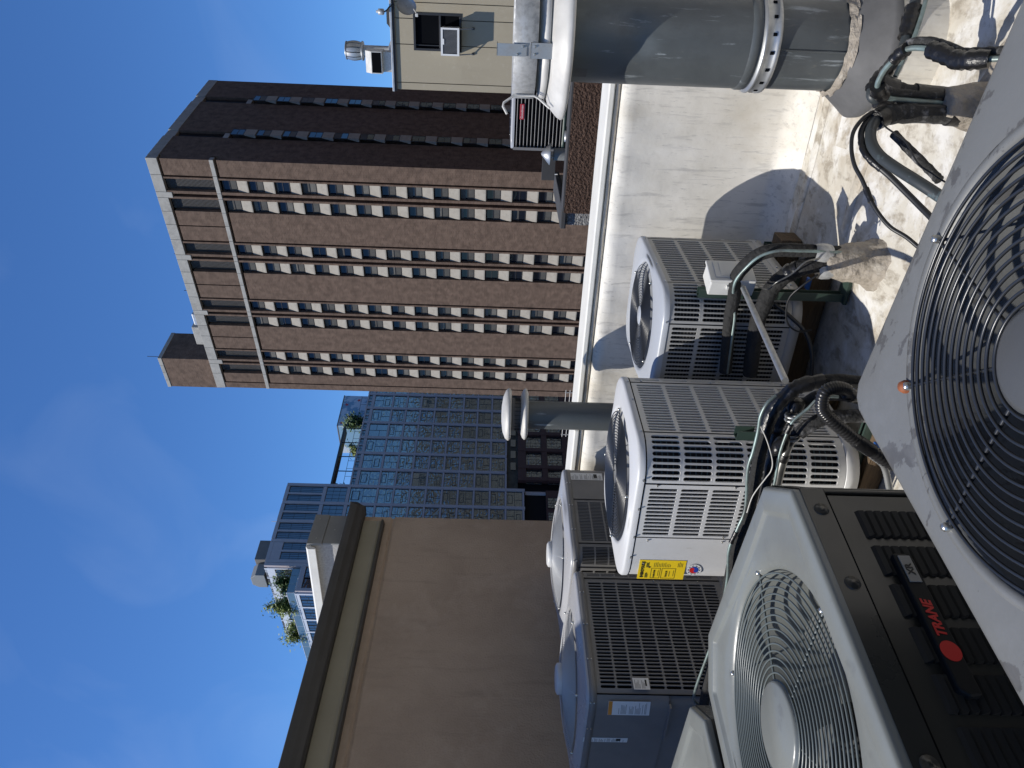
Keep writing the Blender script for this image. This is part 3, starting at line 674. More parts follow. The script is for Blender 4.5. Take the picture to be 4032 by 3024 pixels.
def sticker(parent, cx, cy, cz, xd, w, h, seed, head=None, barcode=True):
    """paper label with printed lines, standing on a face; xd = reading direction"""
    xd = Vector(xd); n = xd.cross(Vector((0, 0, 1)))
    def at(u, v, d): p = Vector((cx, cy, cz))+xd*u+n*d; return (p.x, p.y, cz+v)
    def rect(m, u0, u1, v0, v1, d): m.add([at(u0, v0, d), at(u1, v0, d), at(u1, v1, d), at(u0, v1, d)], [(0, 1, 2, 3)])
    m = M(); rect(m, -w/2, w/2, -h/2, h/2, .001); L_ = m.build('sticker', 'white', parent)
    r_ = random.Random(seed); k = M(); v = h/2-.02*h/.2-(.02 if head else .0)
    while v > -h/2+.012:
        if r_.random() < .82:
            rect(k, -w/2+w*.08, -w/2+w*(.45+.45*r_.random()), v-.0024, v, .0016)
        v -= .0058
    k.build('print', 'greyink', L_)
    if head:
        hh = M(); rect(hh, -w/2+.001, w/2-.001, h/2-.02, h/2-.001, .0016); hh.build('warning_band', head, L_)
    if barcode:
        bb = M(); rect(bb, -w*.2, w*.34, -h/2+h*.16, -h/2+h*.26, .0019); bb.build('code_block', 'ink', L_)
    return L_
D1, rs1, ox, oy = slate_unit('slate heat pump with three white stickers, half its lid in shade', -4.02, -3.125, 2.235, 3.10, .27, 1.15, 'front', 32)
sticker(D1, -3.124-ox+.003, 2.31-oy, .879, (0, 1, 0), .066, .08, 1, None, True)
def on_front(s, off): p = rs1.at(s, off); q2 = Vector(rs1.at(s, 1))-Vector(rs1.at(s, 0)); return p, Vector((-q2.y, q2.x, 0))
p_, xd_ = on_front(rs1.seg[0]+.02, .004); sticker(D1, p_[0], p_[1], .94, xd_, .085, .205, 2, 'orange', False)
p_, xd_ = on_front(rs1.seg[0]-.235, .004); sticker(D1, p_[0], p_[1], 1.03, xd_, .036, .225, 3, None, True)
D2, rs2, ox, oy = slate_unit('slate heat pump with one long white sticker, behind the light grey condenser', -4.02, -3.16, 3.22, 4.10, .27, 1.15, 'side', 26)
sticker(D2, -3.16-ox+.004, 3.965-oy, 1.0, (0, 1, 0), .075, .235, 4, None, True)

# --- moss-grey unit with the name bar (B), its twin (C) behind, with recessed fan guards
def moss_unit(label, cx, cy, rz, h, zt, nameplate):
    t = thing('condenser_unit', label, 'condenser', (cx, cy, 0), rz, 'moss grey condensers with recessed fan guards')
    ch = .115                              # cut corners
    poly = [(-h+ch, -h), (h-ch, -h), (h, -h+ch), (h, h-ch), (h-ch, h), (-h+ch, h), (-h, h-ch), (-h, -h+ch)]
    zl = zt-.075
    top = M(); A = [2*PI*i/96 for i in range(96)]
    for p in poly: a_ = math.atan2(p[1], p[0]) % (2*PI); A += [(a_-.012) % (2*PI), (a_-.003) % (2*PI), a_+.003, a_+.012]
    A = sorted(A)
    def oct_(a, s=1.0):
        d = 1e9
        for i in range(8):
            (xa, ya), (xb, yb) = poly[i], poly[(i+1) % 8]
            nx, ny = yb-ya, xa-xb; l = math.hypot(nx, ny); nx, ny = nx/l, ny/l; c = nx*math.cos(a)+ny*math.sin(a)
            if c > 1e-6: d = min(d, (nx*xa+ny*ya)/c)
        return d*s
    Rf = h*.80
    rows = []
    def row(f, z): rows.append([(f(a)*math.cos(a), f(a)*math.sin(a), z) for a in A])
    row(lambda a: oct_(a)+.012, zl); row(lambda a: oct_(a)+.012, zl+.004); row(lambda a: oct_(a)+.012, zt-.014); row(lambda a: oct_(a)+.0115, zt-.009); row(lambda a: oct_(a)+.008, zt-.0025); row(lambda a: oct_(a)+.003, zt-.0005); row(lambda a: oct_(a)-.004, zt)
    row(lambda a: oct_(a)-.044, zt+.001); row(lambda a: oct_(a)-.047, zt); row(lambda a: oct_(a)-.053, zt-.008); row(lambda a: max(oct_(a)-.060, Rf+.034), zt-.009); row(lambda a: max(oct_(a)-.066, Rf+.033), zt-.009); row(lambda a: max((oct_(a)-.06)*.5+(Rf+.03)*.5, Rf+.03), zt-.011)
    row(lambda a: Rf+.026, zt-.012); row(lambda a: Rf+.012, zt-.022); row(lambda a: Rf+.004, zt-.034); row(lambda a: Rf, zt-.05)
    row(lambda a: Rf-.006, zt-.30)
    top.rows(rows, True, True)
    to = top.build('top_cover', 'tranetop', t)
    sk = M(); sk.rows([[(f*p[0], f*p[1], z) for p in poly] for f, z in ((1.0, zl-.004), (1.0, zl-.012))], True, False); sk.build('cover_gap', 'void', t)
    M().rows([[(1.028*p[0], 1.028*p[1], z) for p in poly] for z in (zl-.001, zl+.052)], True, False).build('cover_skirt', 'trane', t)
    # casing sides with horizontal louvers in columns
    zb = .10; zc = zl-.012
    for i in range(8):
        (xa, ya), (xb, yb) = poly[i], poly[(i+1) % 8]
        L_ = math.hypot(xb-xa, yb-ya); ux, uy = (xb-xa)/L_, (yb-ya)/L_; nx, ny = uy, -ux
        def P(u, z, d=0.): return (xa+ux*u+nx*d, ya+uy*u+ny*d, z)
        m = M(); full = L_ > .3
        if not full:
            m.add([P(0, zb), P(L_, zb), P(L_, zc), P(0, zc)], [(0, 1, 2, 3)]); m.tube([P(L_*.12, zb, .006), P(L_*.12, zc, .006)], .008, 6); m.tube([P(L_*.88, zb, .006), P(L_*.88, zc, .006)], .008, 6)
            m.build('corner_post', 'trane', t, bevel=.004); continue
        nc = 6; g0 = .035; cw = (L_-2*g0)/nc; nl = 36; z0l, z1l = zb+.06, zc-.045; lh = (z1l-z0l)/nl
        m.add([P(0, zb), P(L_, zb), P(L_, z0l), P(0, z0l)], [(0, 1, 2, 3)]); m.add([P(0, z1l), P(L_, z1l), P(L_, zc), P(0, zc)], [(0, 1, 2, 3)])
        for c in range(nc+1):
            u0 = 0 if c == 0 else g0+c*cw-.012; u1 = L_ if c == nc else g0+c*cw+.012
            m.add([P(u0, z0l), P(u1, z0l), P(u1, z1l), P(u0, z1l)], [(0, 1, 2, 3)])
        m.build('louver_panel', 'trane', t)
        lv = M()
        for c in range(nc):
            u0, u1 = g0+c*cw+.012, g0+(c+1)*cw-.012
            for k in range(nl):
                z1_ = z1l-k*lh; z0_ = z1_-lh*.86
                vs = [P(u0, z1_), P(u1, z1_), P(u1, z1_-lh*.35, .006), P(u0, z1_-lh*.35, .006), P(u1-.003, z0_, .010), P(u0+.003, z0_, .010), P(u0, z0_), P(u1, z0_)]
                lv.add(vs, [(0, 3, 2, 1), (3, 5, 4, 2), (0, 6, 5, 3), (1, 2, 4, 7)], False)
        lv.build('louvers', 'mossshade', t)
    M().rows([[(.95*p[0], .95*p[1], z) for p in poly] for z in (zb, zc)], True, False).build('coil', 'void', t)
    M().rows([[(1.01*p[0], 1.01*p[1], z) for p in poly] for z in (.06, zb+.02)], True, False, True, False).build('base_pan', 'trane', t)
    dome = lambda r: zt-.018+.010*(1-(r/Rf)**2)
    guard(t, Rf+.002, .105, 16, dome, 'greywire', 6, .0026, 72, R(12))
    M().lathe([(0, zt+.004), (.098, zt+.003), (.104, zt-.002), (.104, zt-.02)], n=40).build('guard_cap', 'tranetop', t)
    fan(t, Rf-.03, zt-.20, 'greyinside', 4, .06, 'black', .9, .75)
    M().lathe([(Rf-.006, zt-.30), (Rf*.2, zt-.32), (.0, zt-.32)], n=40).build('fan_shroud', 'greyinside', t)
    M().tube(smooth_path([(-Rf*.85, -.12, zt-.05), (-Rf*.6, -.16, zt-.06), (-.12, -.14, zt-.06)]), .008, 6).build('motor_lead', 'white', t)
    fx = h+.0135
    for y in (-h*.62, .08, h*.62):
        M().lathe([(0, .003), (.007, .003), (.009, .0), (.016, .001), (.017, -.002)], n=16).build('dimple', 'trane', t).matrix_local = Matrix.Translation((fx, y, zl+.022)) @ Matrix.Rotation(PI/2, 4, 'Y')
    if nameplate:
        bx = h+.022
        bar = M().prism([(-.155, .772), (.135, .772), (.150, .785), (.150, .812), (-.145, .812), (-.158, .795)], 'x', h-.002, bx).build('name_bar', 'black', t, bevel=.004)
        F_ = lambda y, z: frame_on((bx+.0008, y, z), (0, 1, 0), (0, 0, 1))
        n = 36; vs = [(bx+.0009, -.072, .792)]+[(bx+.0009, -.072+.021*math.cos(2*PI*i/n), .792+.019*math.sin(2*PI*i/n)) for i in range(n)]
        M().add(vs, [(0, i+1, (i+1) % n+1) for i in range(n)]).build('round_badge', 'red', bar)
        text('TRANE', .0265, 'red', bar, F_(-.004, .792), shear=.25, sx=.95, bold=.035)
        M().box(bx+.0002, .078, .780, bx+.003, .142, .805).build('model_tab', 'paintgrey', bar, bevel=.001)
        text('XR', .020, 'ink', bar, frame_on((bx+.0036, .108, .793), (0, 1, 0), (0, 0, 1)), bold=.03)
    return t
moss_unit('moss grey condenser with black TRANE name bar and curved fan guard', -1.545, 1.03, R(-8), .44, .97, True)
moss_unit('moss grey condenser mostly out of frame, below the stickered slate heat pump', -2.515, 1.085, R(-3), .44, .97, False)

# --- charcoal unit closest to the camera (A)
def unit_A():
    h, zt = .37, .97
    t = thing('condenser_unit', 'charcoal condenser with big black fan guard and water stains, closest to the camera', 'condenser', (-.412, .762, 0), R(-7.5))
    rs = RSq(h, h, .045); a, q = rs.seg[0], rs.seg[1]; zb, zc = .16, zt-.03
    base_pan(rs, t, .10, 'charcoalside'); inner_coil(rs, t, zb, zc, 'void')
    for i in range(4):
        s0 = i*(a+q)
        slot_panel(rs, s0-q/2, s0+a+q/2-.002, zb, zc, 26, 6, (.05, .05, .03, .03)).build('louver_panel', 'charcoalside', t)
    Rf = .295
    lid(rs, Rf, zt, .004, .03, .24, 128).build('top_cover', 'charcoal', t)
    M().lathe([(Rf+.022, zt+.0045), (Rf+.020, zt+.0095), (Rf+.008, zt+.010), (Rf+.004, zt+.004)], n=96).build('orifice_rim', 'charcoal', t)
    gd_ = guard(t, Rf-.004, .074, 14, lambda r: zt+.014+.018*(1-(r/Rf)**2), 'wire', 8, .0027, 110, R(0))
    M().lathe([(0, zt+.039), (.058, zt+.038), (.068, zt+.033), (.069, zt+.02)], n=40).build('guard_cap', 'charcoalside', t)
    fan(t, Rf-.03, zt-.17, 'charcoalside', 3, .07, 'black', .2, .75)
    M().lathe([(Rf-.004, zt-.24), (Rf+.02, zt-.26), (.1, zt-.5), (0, zt-.5)], n=40).build('fan_shroud', 'charcoalside', t)
    a_ = R(135)
    M().lathe([(0, .014), (.008, .013), (.011, .007), (.011, .0)], ((Rf+.018)*math.cos(a_), (Rf+.018)*math.sin(a_), zt+.008), 10).build('rusty_screw', 'rustscrew', t)
unit_A()

# ================================================================ WOOD SLEEPERS, STRUT RAILS, PADS
def sleeper(label, x0, y0, z0, x1, y1, z1): tag(M().box(x0, y0, z0, x1, y1, z1).build('timber_sleeper', 'wood', bevel=.006), label, 'timber', 'timber sleepers under the condensers')
sleeper('weathered timber end sticking out below the grey condenser at the parapet', -2.3, 3.78, .0, -1.36, 3.92, .115)
sleeper('weathered timber under the near side of the grey condenser', -2.3, 3.34, .0, -1.36, 3.48, .125)
sleeper('timber under the light grey condenser, back side', -2.6, 2.95, -.01, -1.80, 3.06, .075)
sleeper('pale split timber end under the light grey condenser, front side', -2.6, 2.44, -.01, -1.70, 2.56, .075)
def rail(label, pts, horizontal=True):
    (xa, ya, za), (xb, yb, zb) = pts; m = M()
    if horizontal:
        m.box(xa, ya-.02, za, xb, ya+.02, za+.003); m.box(xa, ya-.02, za+.003, xb, ya-.017, za+.041); m.box(xa, ya+.017, za+.003, xb, ya+.02, za+.041); m.box(xa, ya-.017, za+.038, xb, ya-.009, za+.041); m.box(xa, ya+.009, za+.038, xb, ya+.017, za+.041)
    else:
        m.box(xa-.02, ya-.02, za, xa-.017, ya+.02, zb); m.box(xa-.017, ya-.02, za, xa+.02, ya-.017, zb); m.box(xa-.017, ya+.017, za, xa+.02, ya+.02, zb)
    return tag(m.build('strut_channel', 'strut'), label, 'channel', 'green strut channels')
rail('green strut rail lying under the grey condenser', ((-2.25, 3.41, .135), (-1.40, 3.41, .135)))
rail('green strut rail under the far side of the grey condenser', ((-2.25, 3.85, .135), (-1.40, 3.85, .135)))
rail('green strut rail under the light grey condenser by the hose', ((-2.6, 2.50, .07), (-1.55, 2.50, .07)))
rail('green strut post holding the white switch box', ((-1.405, 3.17, .0), (-1.405, 3.17, .70)), False)
rail('short dark green strut bracket in front of the light grey condenser behind wrapped pipes', ((-1.60, 2.30, .64), (-1.60, 2.30, .715)), False)
m = M(); m.box(-1.43, 3.13, 0.003, -1.25, 3.21, .02); tag(m.build('mounting_plate', 'strut'), 'green mounting plate under the switch box post', 'bracket')
for (x, y, z, lb) in ((-1.38, 3.30, .126, 'small blue rubber pad under the grey condenser'), (-1.735, 2.98, .078, 'small blue rubber pad under the light grey condenser'), (-1.72, 2.41, .078, 'blue rubber pad under the light grey condenser corner by the hose')):
    tag(M().box(x-.05, y-.02, z, x+.008, y+.02, z+.012).build('rubber_pad', 'bluepad', bevel=.003), lb, 'pad')
# ---- white switch box on the post
sb = thing('disconnect_box', 'small white electrical switch box on a green strut post', 'electrical box', (-1.335, 3.17, .565), R(-18))
M().box(-.045, -.065, -.105, .035, .065, .105).build('box_body', 'disc', sb, bevel=.006)
M().prism([(-.07, -.10), (.07, -.10), (.07, .112), (-.07, .112)], 'x', .036, .052).build('box_cover', 'disc', sb, bevel=.005)
M().prism([(-.052, -.02), (.052, -.02), (.052, .085), (-.052, .085)], 'x', .053, .056).build('raised_panel', 'disc', sb, bevel=.002)
M().prism([(-.045, .03), (.045, .03), (.045, .06), (-.045, .06)], 'x', .0565, .058).build('embossed_band', 'disc', sb, bevel=.001)
M().box(.0, -.079, .0, .02, -.066, .03).build('hasp', 'disc', sb)

# ================================================================ PIPES
def pipe(name, label, cat, pts, r, m, n=10, k=6, wraps=(), group=None, jit=0., cable=None):
    path = smooth_path(pts, k); rr_ = random.Random(len(pts)*7+int(r*1e4))
    jv = [1+jit*(rr_.random()-.5) for _ in path]
    t = M().tube(path, r, n, True, (lambda i: r*jv[i]) if jit else None).build(name, m)
    tag(t, label, cat, group)
    for (a, b, s) in wraps:
        sp = sub_path(path, a, b)
        if len(sp) > 1:
            M().tube(sp, r*s, n, True, lambda i: r*s*(1+.09*math.sin(i*2.4)+.05*math.sin(i*5.1))).build('tape_wrap', 'tape', t)
    return t
JX, JY = -1.25, 2.13
P1 = [(-1.262, 2.125, .02), (-1.26, 2.12, 0.351), (-1.251, 2.119, 0.417), (-1.247, 2.117, 0.519), (-1.27, 2.116, 0.608), (-1.304, 2.114, 0.644), (-1.357, 2.113, 0.677), (-1.425, 2.111, 0.688), (-1.528, 2.11, 0.689), (-1.693, 2.109, 0.68), (-1.869, 2.107, 0.672), (-1.999, 2.106, 0.685), (-2.235, 2.104, 0.675), (-2.471, 2.103, 0.659), (-2.822, 2.101, 0.65), (-3.15, 2.17, 0.60), (-3.3, 2.25, .52)]
G_ = 'insulated refrigerant pipes crossing in front of the condensers'
pipe('insulated_pipe', 'thick black insulated pipe with taped elbow in front of the light grey condenser', 'pipe', P1, .0225, 'insul', 12, wraps=((.20, .46, 1.16),), group=G_, jit=.06)
P2 = [(-1.345, 2.165, .02), (-1.351, 2.16, 0.315), (-1.335, 2.16, 0.409), (-1.333, 2.16, 0.509), (-1.365, 2.16, 0.554), (-1.395, 2.16, 0.597), (-1.448, 2.16, 0.621), (-1.515, 2.16, 0.624), (-1.618, 2.16, 0.614), (-1.762, 2.16, 0.611), (-1.863, 2.16, 0.614), (-2.009, 2.16, 0.633), (-2.162, 2.16, 0.64), (-2.416, 2.16, 0.62), (-2.677, 2.16, 0.60), (-3.1, 2.19, .55)]
pipe('insulated_pipe', 'black insulated pipe with cracked grey peeling foam in the pipe bundle', 'pipe', P2, .019, 'insulgrey', 12, wraps=((.30, .36, 1.25), (.44, .56, 1.3)), group=G_, jit=.1)
P3a = [(-1.38, 2.10, .02), (-1.376, 2.1, 0.333), (-1.374, 2.1, 0.378), (-1.387, 2.1, 0.494), (-1.42, 2.1, 0.544), (-1.456, 2.1, 0.575)]
pipe('insulated_pipe', 'short grey peeling insulated riser below the metal clamp', 'pipe', P3a, .024, 'insulgrey', 12, group=G_, jit=.1)
P3b = [(-1.44, 2.105, .560), (-1.462, 2.115, 0.572), (-1.512, 2.12, 0.587), (-1.593, 2.12, 0.593), (-1.714, 2.12, 0.589), (-1.765, 2.12, 0.592), (-1.892, 2.12, 0.597), (-2.052, 2.12, 0.61), (-2.265, 2.12, 0.61), (-2.408, 2.12, 0.60), (-2.876, 2.14, 0.56), (-3.14, 2.2, .52)]
pipe('bare_pipe', 'bare dull steel pipe at the front of the pipe bundle', 'pipe', P3b, .0165, 'barepipe', 12, wraps=((.08, .13, 1.2), (.24, .27, 1.15)), group=G_)
T1 = [(-1.29, 2.08, .70), (-1.318, 2.07, 0.728), (-1.369, 2.07, 0.738), (-1.432, 2.07, 0.733), (-1.519, 2.07, 0.732), (-1.598, 2.07, 0.734), (-1.775, 2.07, 0.706), (-1.875, 2.07, 0.715), (-1.992, 2.07, 0.726), (-2.171, 2.07, 0.70), (-2.5, 2.08, .69), (-2.9, 2.1, .70), (-3.12, 2.2, .62)]
pipe('copper_tube', 'thin pale oxidised copper tube running above the black pipes', 'tube', T1, .0062, 'copper', 8, wraps=((.60, .64, 1.6),))
T2 = [(-1.275, 2.06, 0.50), (-1.28, 2.06, 0.56), (-1.326, 2.06, 0.59), (-1.369, 2.06, 0.623), (-1.411, 2.06, 0.635), (-1.52, 2.06, 0.641), (-1.644, 2.06, 0.63), (-1.745, 2.06, 0.631), (-1.89, 2.06, 0.655), (-2.3, 2.08, .65), (-2.9, 2.14, .60)]
pipe('copper_tube', 'thin copper tube with green patina threading through the pipe bundle', 'tube', T2, .0055, 'copper', 8, wraps=((.36, .42, 2.),))
pipe('thin_wire', 'thin white wire looping over the pipe bundle', 'wire', [(-1.40, 2.055, .735), (-1.46, 2.05, .70), (-1.54, 2.05, .665), (-1.585, 2.05, .66), (-1.62, 2.05, .672), (-1.70, 2.05, .70), (-1.78, 2.05, .705)], .0022, 'whitecable', 6)
HO = [(-1.26, 2.07, .40), (-1.234, 2.0, 0.494), (-1.205, 1.99, 0.522), (-1.193, 1.98, 0.566), (-1.207, 1.97, 0.599), (-1.256, 1.96, 0.597), (-1.287, 1.95, 0.571), (-1.323, 1.94, 0.521), (-1.358, 1.93, 0.47), (-1.386, 1.92, 0.421), (-1.423, 1.91, 0.359), (-1.45, 1.9, 0.296), (-1.49, 1.86, .2), (-1.52, 1.7, .16)]
hp = smooth_path(HO, 16)
ho = M().tube(hp, .021, 12, True, lambda i: .019+.0035*(1 if i % 3 == 0 else 0)).build('corrugated_hose', 'hose'); tag(ho, 'black corrugated hose arching out of the pipe bundle', 'hose')
M().tube(sub_path(hp, .62, .70), .0235, 12).build('tape_wrap', 'tape', ho)
FL = [(-1.40, 1.95, .42), (-1.434, 1.95, 0.385), (-1.474, 1.95, 0.334), (-1.555, 1.95, 0.292), (-1.604, 1.95, 0.269), (-1.667, 1.95, 0.246), (-1.72, 1.9, .2), (-1.70, 1.6, .15)]
fp = smooth_path(FL, 14)
tag(M().tube(fp, .011, 10, True, lambda i: .0105+.0015*(i % 2)).build('flexible_conduit', 'steel'), 'shiny metal flexible conduit beside the corrugated hose', 'conduit')
for (p, nm) in (((-1.487, 2.115, .59), 'lower'), ((-1.395, 2.10, .61), 'upper')):
    q_ = M(); q_.ring(.024, .006, 0, 20, 6); q_.ring(.024, .005, .014, 20, 6)
    o = q_.build('hose_clamp', 'steel'); o.location = p; o.rotation_euler = (0, R(80), R(10))
    tag(o, f'bright metal pipe clamp on the {nm} bend of the pipe bundle', 'clamp')
# taped lumps
def lump(p, s, seed, label):
    r_ = random.Random(seed); m = M()
    m.lathe([(.0, -1), (.5, -.85), (.85, -.4), (1, 0), (.8, .5), (.45, .85), (0, 1)], n=12, wob=lambda k, j: .22*(((k*37+j*91+seed*13) % 17)/17-.5))
    m.v = [(x*s[0], y*s[1], z*s[2]) for x, y, z in m.v]
    o = m.build('tape_bundle', 'tape'); o.location = p; o.rotation_euler = (r_.random(), r_.random(), r_.random()); tag(o, label, 'tape')
lump((-1.50, 2.09, .632), (.045, .03, .028), 3, 'torn black tape lump around the middle of the pipe bundle')
lump((-1.36, 2.13, .600), (.035, .03, .03), 5, 'crumpled black tape at the bend of the cracked pipe')

# pipes to the grey condenser by the parapet
G2 = 'pipes rising from the mastic pipe boot'
F1 = [(-1.122, 2.99, .15), (-1.124, 3.0, 0.259), (-1.128, 3.022, 0.345), (-1.14, 3.044, 0.436), (-1.174, 3.067, 0.495), (-1.239, 3.089, 0.538), (-1.311, 3.111, 0.558), (-1.384, 3.085, 0.555), (-1.46, 3.09, 0.553), (-1.592, 3.095, 0.54), (-1.79, 3.095, 0.515)]
pipe('insulated_pipe', 'thick black cracked insulated pipe arching over the grey condenser switch box', 'pipe', F1, .030, 'insul', 12, group=G2, jit=.05)
F1c = [(-1.108, 2.96, .15), (-1.105, 2.955, 0.28), (-1.110, 2.965, 0.363), (-1.118, 2.98, 0.442), (-1.15, 3.0, 0.505), (-1.210, 3.02, 0.548), (-1.30, 3.055, 0.575), (-1.40, 3.075, 0.560), (-1.475, 3.065, 0.540), (-1.58, 3.07, 0.530), (-1.785, 3.07, 0.515)]
pipe('copper_tube', 'pale copper tube curving alongside the thick arching black pipe', 'tube', F1c, .0068, 'copper', 8)
F2 = [(-1.165, 2.98, .17), (-1.178, 2.98, 0.282), (-1.211, 3.0, 0.341), (-1.254, 3.02, 0.378), (-1.323, 3.04, 0.411), (-1.413, 3.05, 0.424), (-1.532, 3.07, 0.426), (-1.79, 3.075, 0.40)]
pipe('insulated_pipe', 'thick black insulated pipe running low between the two slotted condensers', 'pipe', F2, .036, 'insul', 12, wraps=((.26, .38, 1.1),), group=G2, jit=.08)
pipe('thin_wire', 'thin grey wire twisting from the pipe boot to the switch box', 'wire', [(-1.119, 2.91, .29), (-1.132, 2.90, .35), (-1.175, 2.90, .385), (-1.20, 2.9, .41), (-1.235, 2.91, .45), (-1.29, 2.96, .46), (-1.31, 3.05, .48)], .0035, 'barepipe', 6)
pipe('thin_wire', 'second thin wire drooping below the low black pipe', 'wire', [(-1.2, 2.93, .27), (-1.25, 2.92, .33), (-1.33, 2.95, .36), (-1.45, 2.98, .33), (-1.52, 3.02, .25), (-1.55, 3.1, .15)], .0045, 'cable', 6)
tag(M().tube([(-1.314, 3.02, .545), (-1.303, 2.2, .626)], .0125, 12).build('conduit_rod', 'steel'), 'straight galvanised conduit from the switch box to the pipe bundle', 'conduit')
pipe('hose', 'dark blue water hose looping under the grey condenser', 'hose', [(-1.45, 3.16, .33), (-1.50, 3.12, .25), (-1.56, 3.08, .18), (-1.66, 3.04, .14), (-1.80, 3.02, .12), (-2.0, 3.0, .11)], .010, 'cable', 8)
# mastic boot
def boot(label, x, y, r0, r1, h, seed, top_cut=0.):
    r_ = random.Random(seed)
    prof_ = [(r0*1.9, -.012), (r0*1.45, .015), (r0*1.12, .05), (r0, .09), (r0*.93+r1*.07, h*.55), (r0*.35+r1*.65, h*.8), (r1*1.05, h*.92), (r1, h), (r1*.3, h+.004)]
    tab = [[r_.uniform(-.09, .09) for _ in range(28)] for _ in prof_]
    m = M().lathe(prof_, (0, 0, 0), 28, wob=lambda k, j: (tab[k][j]+tab[k][(j+1) % 28]+tab[max(k-1, 0)][j])/2.2*(1 if k > 0 else .3), capb=True)
    o = m.build('pipe_boot', 'mastic'); o.location = (x, y, 0); tag(o, label, 'pipe boot', 'mastic pipe boots on the roof'); return o
boot('lumpy mastic pipe boot between the grey condenser and the vent flue', -1.165, 2.985, .088, .055, .235, 4)
for i, (x, y, z) in enumerate(((-1.125, 2.985, .245), (-1.19, 2.975, .215))):
    o = M().lathe([(.04, -.03), (.044, 0), (.041, .03), (.036, .045)], (0, 0, 0), 14, wob=lambda k, j: .12*(((k*31+j*17+i*7) % 11)/11-.5)).build('tape_collar', 'galvband'); o.location = (x, y, z)
    o.rotation_euler = (0, R(-12 if i else 4), 0); tag(o, ['torn silver tape collar where the arching pipe leaves the boot', 'torn silver tape collar where the low pipe leaves the boot'][i], 'tape')

# pipes by the big vent
G3 = 'pipe gooseneck cluster in front of the big vent flue'
R1 = [(.10, 2.95, .23), (-0.055, 2.84, 0.255), (-0.142, 2.786, 0.263), (-0.201, 2.75, 0.278), (-0.275, 2.705, 0.297), (-0.327, 2.673, 0.33), (-0.365, 2.65, 0.372), (-0.402, 2.627, 0.40), (-0.428, 2.611, 0.398), (-0.431, 2.609, 0.353), (-0.424, 2.613, 0.292), (-0.413, 2.60, 0.179), (-0.408, 2.58, 0.05)]
pipe('insulated_pipe', 'insulated pipe bending from the gooseneck past the big vent flue', 'pipe', R1, .018, 'patina', 12, wraps=((.0, .14, 1.7), (.20, .31, 1.6), (.46, .60, 1.35), (.70, .98, 1.7)), group=G3)
pipe('copper_tube', 'thin copper tube beside the insulated pipe at the vent flue', 'tube', [(.06, 2.9, .22), (-0.095, 2.78, 0.238), (-0.154, 2.744, 0.249), (-0.205, 2.713, 0.265), (-0.263, 2.677, 0.288), (-0.307, 2.65, 0.313), (-.36, 2.62, .34)], .0075, 'copper', 8, group=G3)
R2 = [(-.43, 2.56, .10), (-.42, 2.54, .30), (-0.406, 2.507, 0.414), (-0.37, 2.471, 0.462), (-0.322, 2.442, 0.469), (-0.284, 2.406, 0.465), (-0.25, 2.368, 0.455), (-0.24, 2.316, 0.431), (-0.242, 2.256, 0.416), (-0.252, 2.191, 0.396), (-0.244, 2.138, 0.378), (-0.232, 2.086, 0.33), (-0.222, 2.033, 0.298), (-.22, 1.8, .25), (-.24, 1.3, .25), (-.25, 1.15, .25)]
pipe('copper_tube', 'looping pale copper tube with black foam and tape over the gooseneck', 'tube', R2, .0085, 'copper', 10, wraps=((.13, .20, 2.6), (.33, .40, 2.3), (.50, .70, 3.0)), group=G3)
R2b = [(p[0]+.018, p[1]+.01, p[2]-.012) for p in R2]
pipe('insulated_pipe', 'black foam pipe paired with the looping copper tube', 'pipe', R2b, .013, 'insulgrey', 10, group=G3, jit=.2)
R3 = [(-.47, 2.56, .02), (-0.457, 2.558, 0.153), (-0.461, 2.551, 0.241), (-0.456, 2.538, 0.334), (-0.465, 2.508, 0.404), (-0.491, 2.456, 0.450), (-0.525, 2.39, 0.47), (-0.55, 2.318, 0.465), (-0.568, 2.242, 0.440), (-0.584, 2.156, 0.409), (-0.61, 2.054, 0.362), (-.65, 1.8, .3), (-.6, 1.3, .28), (-.58, 1.15, .28)]
pipe('insulated_pipe', 'thick dark pipe sweeping from the taped stub towards the charcoal condenser', 'pipe', R3, .0175, 'patina', 12, wraps=((.22, .34, 1.5),), group=G3)
R3b = [(-.455, 2.55, .05), (-0.443, 2.543, 0.174), (-0.447, 2.538, 0.269), (-0.449, 2.528, 0.358), (-0.465, 2.504, 0.432), (-0.501, 2.461, 0.477), (-0.535, 2.414, 0.487), (-0.565, 2.363, 0.479), (-0.603, 2.302, 0.429), (-0.644, 2.232, 0.384), (-0.676, 2.163, 0.352), (-0.70, 2.08, 0.33), (-.74, 1.8, .28), (-.68, 1.3, .26), (-.66, 1.16, .26)]
pipe('dark_tube', 'slim dark tube between the thick pipe and the black cable', 'tube', R3b, .010, 'cable', 10, wraps=((.42, .55, 1.2),), group=G3)
R4 = [(-.445, 2.53, .05), (-0.434, 2.525, 0.195), (-0.436, 2.522, 0.297), (-0.441, 2.513, 0.384), (-0.459, 2.492, 0.455), (-0.501, 2.454, 0.505), (-0.546, 2.408, 0.521), (-0.59, 2.36, 0.518), (-0.625, 2.313, 0.502), (-0.685, 2.248, 0.476), (-0.728, 2.188, 0.441), (-0.746, 2.14, 0.402), (-0.775, 2.06, 0.355), (-.80, 1.8, .27), (-.74, 1.3, .24), (-.72, 1.16, .24)]
pipe('black_cable', 'black cable arching highest from the taped stub over the white roof', 'cable', R4, .0066, 'cable', 8, wraps=((.55, .585, 1.5),), group=G3)
